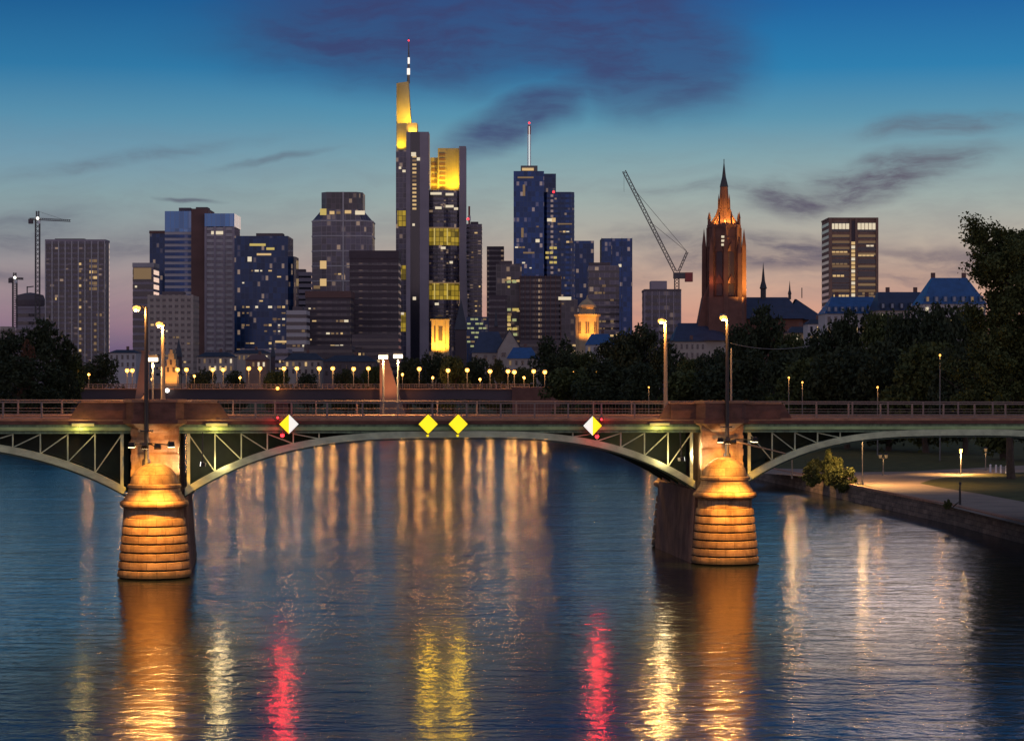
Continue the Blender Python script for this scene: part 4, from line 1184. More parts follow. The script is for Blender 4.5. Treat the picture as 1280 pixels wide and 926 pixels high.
# -- far left
tower('dark slab tower with pale vertical fins left of the cluster', 57, 131, 302, 1650, 18, 'glass_violet', 'glass_dark', 3.8, 2.2, (4.6, .8, .6, 'concrete_pale'), 6, 1.8, 2.0, seed=3,
      cap=('concrete_mauve', 1.5), spots=[(100, y, 3, 3, 'win_dim' if (y // 9) % 3 else 'win_warm') for y in range(330, 440, 9)] + [(118 + dx, y, 4.5, 3.5, 'win_dim' if (y + dx) % 4 else 'win_warm') for dx in (-4, 1) for y in range(326, 366, 7)] + [(119, y, 3, 3, 'win_dim') for y in range(405, 440, 8)])
tower('low pinkish unfinished block under the left cranes', 20, 56, 386, 1750, 30, 'concrete_mauve', 'glass_dark', 6, 2.4, seed=5, roofbox=None, cap=('concrete_mauve', 2))
r = thing('domed_hall', 'dark round drum roof behind the unfinished block', 'building', P(38, 440, 1790), 'buildings of the skyline')
q = P(38, 377, 1790); MB().lathe([(8, -60), (8, -4), (11, 0), (11.5, 4), (10, 8), (4, 9.5), (.1, 10)], (q.x, q.y, q.z - 3), 18).build('drum', 'concrete_dark', r)
MB().beam(P(34, 370, 1790), P(34, 358, 1790), .8, .8).build('gantry_post', 'crane_grey', r)
MB().beam(P(34, 359, 1790), P(42, 358, 1790), .8, .8).build('gantry_arm', 'crane_grey', r)
tower('small dark house front at the left edge', 0, 10, 408, 1300, 20, 'stone_beige', 'glass_dark', 4, 2, lit=2, seed=9, roofbox=None)

# -- twin tower cluster
tower('narrow pale topped tower left of the twin tower', 166, 192, 334, 1600, 24, 'concrete_mauve', 'glass_dark', 5, 3.2, seed=2, cap=('concrete_pale', 3), spots=[(178, 342, 22, 14, 'win_dim')], lit=4)
tower('slim dark blue tower behind the twin tower left side', 187, 212, 292, 1680, 26, 'glass_navy', seed=4, lit=2, cap=('brown_red', 2))
tw = tower('twin tower left half with blue glass crown and white bands', 206, 242, 290, 1560, 36, 'concrete_pale', 'glass_blue', 4.0, 2.2, seed=6, roofbox=None)
a, b, z = fit(206, 243, 264, 1560); MB().box(a, b, 1560, 1596, fit(0, 0, 290, 1560)[2] + .05, z).build('glass_crown', 'glass_sky', tw)
MB().box(a + 8, b - 4, 1570, 1590, z, z + 3).build('plant_room', 'concrete_dark', tw)
tw = tower('twin tower middle brown shaft without windows', 239, 260, 261, 1556, 34, 'brown_red', seed=7, roofbox=(.7, .4, 3))
tw = tower('twin tower right half with blue glass crown and pink frame', 257, 292, 284, 1552, 36, 'concrete_pale', 'glass_violet', 4.0, 1.9, (5.5, 1.4, .5, 'concrete_mauve'), seed=8, roofbox=None, spots=[(272, 291, 16, 4, 'win_pale')])
a, b, z = fit(257, 292, 267, 1552); MB().box(a - .6, b + .6, 1551.4, 1588, fit(0, 0, 284, 1552)[2] + .4, z).build('glass_crown', 'glass_sky', tw)
tower('low beige block with square windows in front of the twin tower', 186, 240, 369, 1350, 30, 'stone_beige', 'glass_dark', 3.6, 1.5, (3.4, 1.5, .2, 'stone_beige'), 14, 1.6, 1.4, seed=10)

# -- dark glass and octagon
dg = tower('dark blue glass tower with many lit windows, flat top', 293, 360, 295, 1500, 36, 'glass_navy', fh=3.9, lit=44, lw=2.2, lh=1.4, lits=('win_warm', 'win_pale', 'win_dim', 'win_dim'), seed=11, spots=[(322, 306, 20, 3, 'win_yellow'), (338, 311, 10, 3, 'win_yellow'), (330, 318, 18, 2.5, 'win_warm'), (312, 324, 5, 6, 'win_pale'), (352, 427, 16, 2.5, 'win_warm')])
a, b, z = fit(359, 368, 320, 1500); MB().prism([(a, 1503), (b - 1, 1506), (b, 1512), (b, 1530), (a, 1530)], GZ, z).build('side_bay', 'glass_navy', dg)
tower('pinkish slim tower behind the dark blue glass tower', 366, 389, 340, 1700, 24, 'concrete_mauve', 'glass_dark', 4.2, 1.4, seed=12, lit=2)
tower('low pale block with lit floors right of the dark blue glass tower', 358, 383, 388, 1380, 24, 'concrete_pale', 'glass_dark', 4.4, 2.0, lit=12, lw=1.8, lh=1.5, seed=13)
oc = tower('grey violet tower with sloping shoulders and octagonal top', 389, 465, 276, 1620, 40, 'glass_violet', None, 4.2, 1.2, None, 16, 2.2, 1.6, seed=14, cham=.16, roofbox=None,
           spots=[(404, 265, 8, 8, 'win_yellow'), (415, 266, 6, 4, 'win_warm'), (423, 266, 5, 3, 'win_dim'), (435, 265, 8, 4, 'win_warm'), (450, 266, 12, 5, 'win_pale'), (404, 331, 8, 10, 'win_warm'), (404, 353, 8, 9, 'win_warm'), (396, 359, 8, 4, 'win_dim')])
a, b, z0 = fit(389, 465, 276, 1620); w = b - a; c = .16 * w
p0 = [(a + c, 1620), (b - c, 1620), (b, 1620 + c), (b, 1660 - c), (b - c, 1660), (a + c, 1660), (a, 1660 - c), (a, 1620 + c)]
_, _, z1 = fit(0, 0, 262, 1620); a2, b2, z2 = fit(401, 453, 240, 1620)
p1 = [(a2 + 4, 1620.3), (b2 - 4, 1620.3), (b2, 1626), (b2, 1650), (b2 - 4, 1656), (a2 + 4, 1656), (a2, 1650), (a2, 1626)]
MB().prism(p0, z0 + .05, z1, p1).build('shoulder', 'glass_violet', oc)
MB().prism(p1, z1 + .05, z2).build('crown', 'glass_brown', oc)
mb = MB()
for k in range(9):
    zz = z0 - k * 10.5; mb.prism(grow(p0, .3), zz - .5, zz + .4)
mb.build('ledge_rings', 'concrete_pale', oc)
q = P(429, 250, 1619.4); MB().box(q.x - .5, q.x + .5, 1619.2, 1620, GZ, z2).build('corner_rib', 'concrete_pale', oc)
tower('wide brown low tower with red top and lit rows', 382, 438, 372, 1420, 34, 'brown_dark', 'glass_brown', 3.8, 1.8, lit=20, lw=2.2, lh=1.4, seed=15, cap=('brown_red', 4), spots=[(435, 367, 4, 3, 'win_pale'), (425, 370, 3, 3, 'win_pale')])
tower('dark brown slab tower with fine horizontal ribs', 437, 498, 323, 1480, 34, 'brown_dark', 'glass_brown', 4.4, 1.5, seed=16, roofbox=None, cap=('brown_dark', 5))

# -- the tall bank tower with yellow lit crown
def bank_tower():
    Y = 1900
    X = lambda px: (px - 640) / F * Y
    Z = lambda py: H - (py - YH) / F * Y
    r = thing('bank_tower', 'tallest tower with yellow lit crown and antenna', 'tower', (X(535), Y + 25, GZ), 'towers of the skyline')
    # three corner shafts
    MB().prism([(X(507.5), Y + 3), (X(513), Y), (X(536), Y), (X(536), Y + 22), (X(507.5), Y + 22)], GZ, Z(165)).build('front_shaft', 'concrete_mauve', r)
    MB().box(X(513), X(524.5), Y - .3, Y, GZ, Z(165)).build('glazed_strip', 'glass_dark', r)
    MB().prism([(X(573.5), Y + 12), (X(582), Y + 12), (X(582), Y + 36), (X(573.5), Y + 36)], GZ + 110, Z(181)).build('right_shaft', 'concrete_mauve', r)
    MB().hexa([(X(576), Y + 12, GZ), (X(586), Y + 12, GZ), (X(586), Y + 36, GZ), (X(576), Y + 36, GZ)], [(X(573.5), Y + 12, GZ + 110), (X(582), Y + 12, GZ + 110), (X(582), Y + 36, GZ + 110), (X(573.5), Y + 36, GZ + 110)]).build('right_shaft_foot', 'concrete_mauve', r)
    # facades between the shafts
    MB().box(X(494), X(507.4), Y + 12, Y + 40, GZ, Z(186)).build('left_facade', 'glass_violet', r)
    n = 14; fac = []
    def curve(off):
        pts = []
        for i in range(n + 1):
            f = i / n; pts.append((X(536.2) + (X(573.4) - X(536.2)) * f, Y + 8 + 6 * f - 4.0 * math.sin(math.pi * f) - off))
        return pts
    MB().prism(curve(0) + [(X(573.4), Y + 40), (X(536.2), Y + 40)], GZ, Z(237)).build('right_facade', 'glass_violet', r)
    # the curved sky gardens and floor bands, each one its own part
    first = None
    gardens = ((285, 306), (354, 374))
    zz = 244.0
    while zz < 436:
        if not any(g0 - 5 < zz < g1 + 3 for g0, g1 in gardens):
            c0 = curve(.35)
            MB().prism(c0 + [(X(573.4), Y + 30), (X(536.2), Y + 30)], Z(zz + 2.2), Z(zz)).build('window_band', 'glass_brown', r)
        zz += 5.2
    for g0, g1 in gardens:
        MB().prism(curve(.45) + [(X(573.4), Y + 30), (X(536.2), Y + 30)], Z(g1), Z(g0)).build('sky_garden', 'garden_yellow', r)
        for k, (px, wp) in enumerate(((543, 1.2), (551, 1.2), (559, 1.2), (567, 1.2))):
            lit_window(r, (X(px), Y + 3.0 + (px - 536) * .12 - 1.2, Z((g0 + g1) / 2)), 1.0, (g1 - g0) / F * Y, 'win_yellow', 'garden_mullion') if k % 2 == 0 else None
        MB().prism(curve(.6) + [(X(573.4), Y + 30), (X(536.2), Y + 30)], Z(g0), Z(g0 - 1.6)).build('garden_lintel', 'win_dim', r)
    for g0, g1 in ((262, 282), (331, 349), (390, 414)):
        MB().box(X(496), X(507), Y + 11.5, Y + 12, Z(g1), Z(g0)).build('sky_garden', 'garden_yellow', r)
    rg = random.Random(21)
    for py in range(196, 262, 5):
        lit_window(r, (X(518), Y - .5, Z(py)), 3.2, 1.6, 'win_warm' if rg.random() < .65 else 'win_dim')
    for px, py, w, h, m in ((517, 193, 6, 5, 'win_pale'), (523, 199, 4, 4, 'win_pale'), (500, 210, 3, 3, 'win_pale'), (505, 214, 4, 3, 'win_pale'), (517, 281, 3, 3, 'win_pale'), (518, 373, 4, 4, 'win_pale')):
        lit_window(r, P(px, py, Y - .6 if px > 508 else Y + 11.6), w / F * Y, h / F * Y, m)
    for px, py, w in ((548, 260, 8), (562, 258, 10), (570, 261, 5), (554, 310, 6), (564, 328, 4), (546, 380, 5), (545, 242, 14), (562, 243, 10), (500, 392, 10), (498, 386, 5)):
        lit_window(r, P(px, py, Y + (3.2 if px > 536 else 11.6)), w / F * Y, 2.0, 'win_pale')
    # upper storeys: the yellow lit set-backs
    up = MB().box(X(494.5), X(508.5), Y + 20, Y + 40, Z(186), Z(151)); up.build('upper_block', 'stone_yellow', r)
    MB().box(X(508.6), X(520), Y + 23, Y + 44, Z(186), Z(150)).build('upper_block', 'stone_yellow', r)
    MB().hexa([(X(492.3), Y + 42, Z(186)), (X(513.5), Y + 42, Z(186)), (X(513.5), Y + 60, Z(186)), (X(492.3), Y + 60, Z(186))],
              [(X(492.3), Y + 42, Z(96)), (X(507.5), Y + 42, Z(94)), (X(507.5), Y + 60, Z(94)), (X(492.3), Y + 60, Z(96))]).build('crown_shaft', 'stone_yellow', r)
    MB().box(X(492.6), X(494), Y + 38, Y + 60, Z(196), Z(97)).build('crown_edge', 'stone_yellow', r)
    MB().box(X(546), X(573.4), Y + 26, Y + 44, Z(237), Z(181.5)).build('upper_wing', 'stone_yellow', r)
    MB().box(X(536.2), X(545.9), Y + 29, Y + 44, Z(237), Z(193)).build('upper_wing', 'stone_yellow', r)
    for i in range(8):
        q0 = 188 + i * 6
        MB().box(X(548), X(555.5), Y + 25.6, Y + 26, Z(q0 + 3.4), Z(q0)).build('louvre', 'rust_stone', r)
    for i in range(5):
        q0 = 199 + i * 7.5
        MB().box(X(538), X(544.5), Y + 28.6, Y + 29, Z(q0 + 4), Z(q0)).build('louvre', 'rust_stone', r)
    for k in range(7):
        px = 557.2 + k * 2.35
        MB().box(X(px) - .22, X(px) + .22, Y + 25.3, Y + 26, Z(237), Z(182.5)).build('wing_rib', 'stone_yellow', r)
    for k in range(5):
        px = 496.5 + k * 2.5
        MB().box(X(px) - .25, X(px) + .25, Y + 19.4, Y + 20, Z(185.5), Z(152)).build('block_rib', 'stone_yellow', r)
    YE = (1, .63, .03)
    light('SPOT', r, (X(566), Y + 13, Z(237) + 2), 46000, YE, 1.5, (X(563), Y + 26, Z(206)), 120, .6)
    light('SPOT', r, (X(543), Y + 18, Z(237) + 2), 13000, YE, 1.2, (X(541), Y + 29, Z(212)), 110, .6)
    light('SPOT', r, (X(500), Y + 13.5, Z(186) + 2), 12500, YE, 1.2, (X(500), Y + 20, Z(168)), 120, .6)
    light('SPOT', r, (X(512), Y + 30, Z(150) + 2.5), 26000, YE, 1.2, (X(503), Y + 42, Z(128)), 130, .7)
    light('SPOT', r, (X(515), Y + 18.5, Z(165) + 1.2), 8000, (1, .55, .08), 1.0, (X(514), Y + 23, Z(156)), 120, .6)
    # antenna
    an = MB(); an.tube((X(507), Y + 50, Z(95)), (X(507.5), Y + 50, Z(62)), 1.3, .8, 8); an.tube((X(507.5), Y + 50, Z(62)), (X(507.5), Y + 50, Z(36)), .8, .25, 6)
    ao = an.build('antenna', 'iron_grey', r)
    MB().tube((X(507.3), Y + 48.5, Z(84)), (X(507.3), Y + 48.5, Z(76)), 1.3, 1.3, 8).build('lit_section', 'lamp_cool_dim', ao)
    MB().tube((X(507.6), Y + 49, Z(70)), (X(507.6), Y + 49, Z(62)), .9, .9, 8).build('lit_section', 'lamp_cool_dim', ao)
    MB().sphere((X(507.5), Y + 50, Z(40)), .7, 8, 6).build('beacon', 'lamp_red', ao)
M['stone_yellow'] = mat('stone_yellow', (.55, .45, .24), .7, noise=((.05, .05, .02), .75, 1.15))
M['lamp_cool_dim'] = mat('lamp_cool_dim', (.7, .7, .7), .5, emit=(1, .95, .85), estr=.9)
bank_tower()

# -- behind and right of it
t_ = tower('slim violet tower right of the tallest tower with red white mast', 583, 602.5, 280, 2000, 26, 'glass_violet', 'glass_dark', 4.2, 1.4, lit=14, lw=2.2, lh=1.5, seed=22)
MB().beam(P(586.5, 281, 2001), P(586.5, 258, 2001), 1.6, 1.6).build('mast', 'crane_red', t_)
MB().beam(P(586.5, 276, 2000), P(586.5, 270, 2000), 2.6, 2.6).build('mast_collar', 'white_metal', t_)
q = P(585, 274, 1999); MB().sphere(q, 1.1, 8, 6).build('beacon', 'lamp_red', t_)
tower('plain dark slab tower left of the navy glass pair', 608.5, 630, 308, 1900, 26, 'brown_dark', 'glass_brown', 4.2, 1.4, seed=23, roofbox=None)
tower('grey office block with many lit yellow floors', 620, 652, 330, 1500, 26, 'glass_brown', None, 3.9, 1.6, lit=16, lw=2.4, lh=1.5, lits=('win_yellow', 'win_warm'), seed=24,
      spots=[(x, y, 5, 3.4, m) for x, y, m in ((636, 352, 'win_green'), (643, 352, 'win_green'), (633, 350, 'win_dim'), (636, 348, 'win_warm'), (643, 387, 'win_yellow'), (636, 387, 'win_green'), (646, 387, 'win_yellow'), (636, 400, 'win_yellow'), (643, 400, 'win_green'), (636, 406, 'win_warm'), (644, 411, 'win_yellow'), (637, 411, 'win_yellow'), (644, 418, 'win_green'), (637, 393, 'win_dim'))])
tower('low block with green white lit office floors beside the tallest tower', 583, 612, 396, 1520, 24, 'glass_navy', None, 3.8, 1.6, seed=25, roofbox=None,
      spots=[(585 + i * 5.2 + (j % 2), 399 + j * 5.6, 4.2, 2.2, 'win_green' if (i * 3 + j * 5) % 4 else 'win_dim') for i in range(5) for j in range(7) if (i + 2 * j) % 3])
tower('narrow dark block in front of the plain dark slab', 611, 634, 369, 1440, 20, 'brown_dark', 'glass_brown', 4, 1.4, seed=26, roofbox=None)

mt = tower('navy glass tower with tall antenna, left square half of the pair', 642, 680, 214, 1800, 34, 'glass_blue', fh=4, lit=20, lw=2, lh=1.4, lits=('win_pale', 'win_dim', 'win_dim'), seed=27, roofbox=None,
           spots=[(653, 291, 3, 12, 'win_dim'), (655, 238, 3, 14, 'win_dim'), (657, 222, 20, 2, 'win_dim'), (672, 301, 5, 4, 'win_pale'), (661, 316, 14, 2, 'win_dim')])
a, b, z = fit(651, 672, 214, 1803); MB().box(a, b, 1806, 1824, z, z + 4.5).build('roof_deck', 'iron_grey', mt)
MB().box(a + 1, b - 3, 1805, 1806, z + .6, z + 2.6).build('lit_roof_strip', 'win_warm', mt)
ant = MB()
for dx in (-1.1, 1.1): ant.beam(P(661.5, 208, 1812) + Vector((dx, 0, 0)), P(661.5, 157, 1812) + Vector((dx, 0, 0)), .55, .55)
for k in range(12):
    y0 = 208 - k * 4.2; ant.beam(P(661.5, y0, 1812) + Vector((-1.1, 0, 0)), P(661.5, y0 - 4.2, 1812) + Vector((1.1, 0, 0)), .35, .35)
ao = ant.build('antenna', 'white_metal', mt)
MB().box(P(660, 0, 1812).x, P(663, 0, 1812).x, 1811, 1813, P(0, 168, 1812).z, P(0, 157, 1812).z).build('antenna_head', 'crane_red', ao)
MB().tube(P(661.5, 208, 1811), P(661.5, 158, 1811), .28, .28, 6).build('lit_core', 'lamp_cool_dim', ao)
MB().sphere(P(661.5, 154, 1812), .8, 8, 6).build('beacon', 'lamp_red', ao)
mr = tower('navy glass tower round half right of the antenna tower', 679, 718, 240, 1810, 34, 'glass_navy', 'glass_blue', 4, 2.0, lit=26, lw=2, lh=1.4, lits=('win_warm', 'win_pale', 'win_dim'), seed=28, roofbox=None, cham=.12,
           spots=[(687, 275, 6, 4, 'win_pale'), (692, 275, 5, 5, 'win_warm'), (706, 280, 18, 1.6, 'win_dim')] + [(684 + i * 5, 310 + j * 6, 4, 3, 'win_yellow') for i in range(3) for j in range(4) if (i + j) % 3])
a, b, z = fit(680, 695, 217, 1812); MB().box(a, b, 1814, 1836, fit(0, 0, 240, 1812)[2], z).build('lift_tower', 'glass_navy', mr)
MB().sphere(P(692, 240, 1808), .9, 8, 6).build('beacon', 'lamp_red', mr)
tower('brown gridded tower standing before the navy pair', 650, 701, 345, 1480, 32, 'brown_dark', 'glass_brown', 3.6, 1.7, (3.2, .5, .25, 'brown_red'), seed=29, roofbox=None, lit=0)
tower('low dark blue block right of the brown gridded tower', 699, 722, 374, 1480, 26, 'glass_brown', None, 3.8, lit=8, lw=2.4, lh=1.6, seed=30, roofbox=None, spots=[(706, 373, 16, 4, 'win_pale')])
tower('plain blue glass tower behind, left one of the blue pair', 718, 742.5, 301, 1880, 28, 'glass_blue', seed=31, lit=3, roofbox=None)
tower('tall plain blue glass tower, right one of the blue pair', 752, 790, 298, 1850, 34, 'glass_blue', fh=4, fins=(9, .5, .4, 'glass_navy'), lit=3, lw=2.2, lh=1.6, seed=32, roofbox=None, spots=[(775, 332, 3.5, 3.5, 'win_pale')])
tower('grey block with rows of small lit windows before the blue pair', 736, 774, 332, 1500, 28, 'glass_violet', 'glass_dark', 4.6, 1.5, lit=26, lw=2.0, lh=1.5, lits=('win_pale', 'win_warm', 'win_dim'), seed=33, roofbox=(.7, .5, 4))
cb = tower('grey blue block carrying the leaning crane', 806, 851, 364, 1350, 28, 'glass_violet', 'glass_dark', 4.2, 1.8, (4.4, .5, .25, 'concrete_mauve'), 4, seed=34, roofbox=None, cap=('concrete_dark', 1.2))
a, b, z = fit(814, 834, 351, 1355); MB().box(a, b, 1357, 1372, fit(0, 0, 364, 1350)[2], z).build('plant_room', 'concrete_mauve', cb)
rt = tower('brown tower with two window bays and lit middle strip on the right', 1036, 1097, 274, 1500, 34, 'rust_stone', 'glass_dark', 4.1, 1.9, None, 0, seed=35, roofbox=None, cap=('rust_stone', 1.0),
      spots=[(1041 + i * 4.6, 283, 3.8, 7, 'win_pale') for i in range(5)] + [(1074 + i * 4.6, 283, 3.8, 8, 'win_pale') for i in range(5)] + [(1066.5, y, 5, 3.6, 'win_warm' if y % 3 else 'win_pale') for y in range(304, 374, 5)]
      + [(1042 + i * 5, 315, 4.2, 2, 'win_warm') for i in range(4)] + [(1075 + i * 5, 319.5, 4.2, 2, 'win_warm') for i in range(4)] + [(1043 + i * 5, 344.8, 4, 2.4, 'win_warm') for i in range(3)] + [(1085 + i * 5, 307.3, 4, 2, 'win_pale') for i in range(2)] + [(1042 + i * 5, 330, 4, 2, 'win_dim') for i in range(4)] + [(1044 + i * 5, 370, 4, 3, 'win_warm') for i in range(4)] + [(1080 + i * 5, 367, 4, 3, 'win_dim') for i in range(3)])
rg_ = random.Random(77)
for k in range(20):
    for pc in (1051, 1083.5):
        lit_window(rt, P(pc, 295 + k * 7.6, 1499.78), 21.5 / F * 1500, 1.5, rg_.choice(('glass_dark', 'win_faint', 'win_faint', 'win_dim', 'glass_dark')), 'window_strip')
for px0, px1 in ((1036, 1040), (1062, 1064.2), (1069, 1072), (1095, 1098)):
    a, b, z = fit(px0, px1, 272.5, 1499); MB().box(a, b, 1498.9, 1499.9, GZ, z).build('corner_pier', 'rust_stone', rt)
a, b, z = fit(1064.2, 1069, 276, 1499.2); MB().box(a, b, 1499.4, 1499.8, P(0, 302, 1499).z, z).build('recess_panel', 'brown_dark', rt)
# low filler towers deep in the city
for lab, x0, x1, yt, Y, body, sd_ in (('low violet block between the fin tower and the pale topped tower', 136, 168, 440, 1300, 'stone_beige', 41), ('low dark block below the brown ribbed slab', 440, 498, 418, 1250, 'concrete_dark', 42),
                                ('low dark block below the wide brown tower', 380, 440, 432, 1200, 'concrete_dark', 43), ('low violet block below the dark blue glass tower', 300, 360, 436, 1250, 'concrete_mauve', 44), ('low block between the plain dark slab and the gabled church', 650, 705, 425, 1300, 'concrete_dark', 45), ('low block under the blue pair behind the trees', 770, 812, 420, 1300, 'concrete_dark', 46)):
    tower(lab, x0, x1, yt, Y, 24, body, 'glass_dark', 3.8, 1.6, lit=7, lw=1.6, lh=1.3, seed=sd_, roofbox=None)

# ------------------------------------------------------------------ cranes
def lattice(mb, p0, p1, w, n, r=.16):
    p0, p1 = Vector(p0), Vector(p1); d = (p1 - p0).normalized()
    a = d.cross(Vector((0, 1, 0))); a = a.normalized() * w / 2 if a.length > .1 else Vector((w / 2, 0, 0)); b = d.cross(a).normalized() * w / 2
    cs = [a + b, a - b, -a - b, -a + b]
    for c in cs: mb.tube(p0 + c, p1 + c, r, r, 4)
    for i in range(n):
        q0, q1 = p0.lerp(p1, i / n), p0.lerp(p1, (i + 1) / n)
        for k in range(4): mb.tube(q0 + cs[k], q1 + cs[(k + 1) % 4], r * .7, r * .7, 4)
    return mb
def hammer_crane(label, px, ytop, yj, xl, xr, Y, yb):
    r = thing('tower_crane', label, 'crane', P(px, yb, Y), 'construction cranes')
    lattice(MB(), P(px, yb, Y), P(px, yj, Y), 3.0, 22, .34).build('mast', 'crane_grey', r)
    lattice(MB(), P(px, yj, Y), P(px, ytop, Y), 1.8, 4, .3).build('apex', 'crane_grey', r)
    lattice(MB(), P(px, yj, Y), P(xr, yj + (xr - px) * .05, Y), 1.3, 16, .24).build('jib', 'crane_grey', r)
    lattice(MB(), P(px, yj, Y), P(xl, yj, Y), 1.3, 5, .24).build('counter_jib', 'crane_grey', r)
    q = P(xl + 1.5, yj + 1.5, Y); MB().box(q.x - 1.6, q.x + 1.6, Y - 1.2, Y + 1.2, q.z - 2.5, q.z + 1).build('counterweight', 'concrete_dark', r)
    q = P(px + 2, yj + 4, Y); MB().box(q.x - .9, q.x + .9, Y - 1.8, Y, q.z - 1.2, q.z + 1.2).build('cab', 'white_metal', r)
    MB().tube(P(px, ytop, Y), P(xr - 8, yj + 1, Y), .12, .12, 4).build('stay', 'crane_grey', r)
    MB().sphere(P(px, yj - 1, Y - 2), 1.0, 8, 6).build('beacon', 'lamp_cool', r)
hammer_crane('tallest construction crane left of the fin tower', 47, 264, 274, 37, 88, 1700, 400)
hammer_crane('short construction crane at the left edge', 18.5, 341, 348, 12, 29, 1720, 410)
r = thing('tower_crane', 'long leaning crane jib above the grey blue block', 'crane', P(845, 364, 1360), 'construction cranes')
lattice(MB(), P(846, 364, 1362), P(846, 348, 1362), 2.6, 4, .3).build('mast', 'crane_grey', r)
lattice(MB(), P(844, 340, 1362), P(780, 214, 1362), 1.9, 30, .26).build('jib', 'crane_grey', r)
lattice(MB(), P(848, 340, 1362), P(859, 315, 1362), 1.2, 6, .24).build('a_frame', 'crane_grey', r)
MB().tube(P(859, 315, 1362), P(812, 277, 1362), .16, .16, 4).tube(P(859, 315, 1362), P(792, 236, 1362), .16, .16, 4).build('stay', 'crane_grey', r)
q = P(846, 344, 1362); MB().box(q.x - 2, q.x + 9, 1360, 1364, q.z - 2, q.z + 1.5).build('machine_deck', 'crane_grey', r)
q = P(861, 345, 1362); MB().box(q.x - 2.2, q.x + 2.2, 1359.5, 1364.5, q.z - 3.4, q.z + 2).build('counterweight', 'crane_red', r)
MB().tube(P(780, 214, 1362), P(780, 240, 1362), .1, .1, 4).build('hoist_rope', 'crane_grey', r)

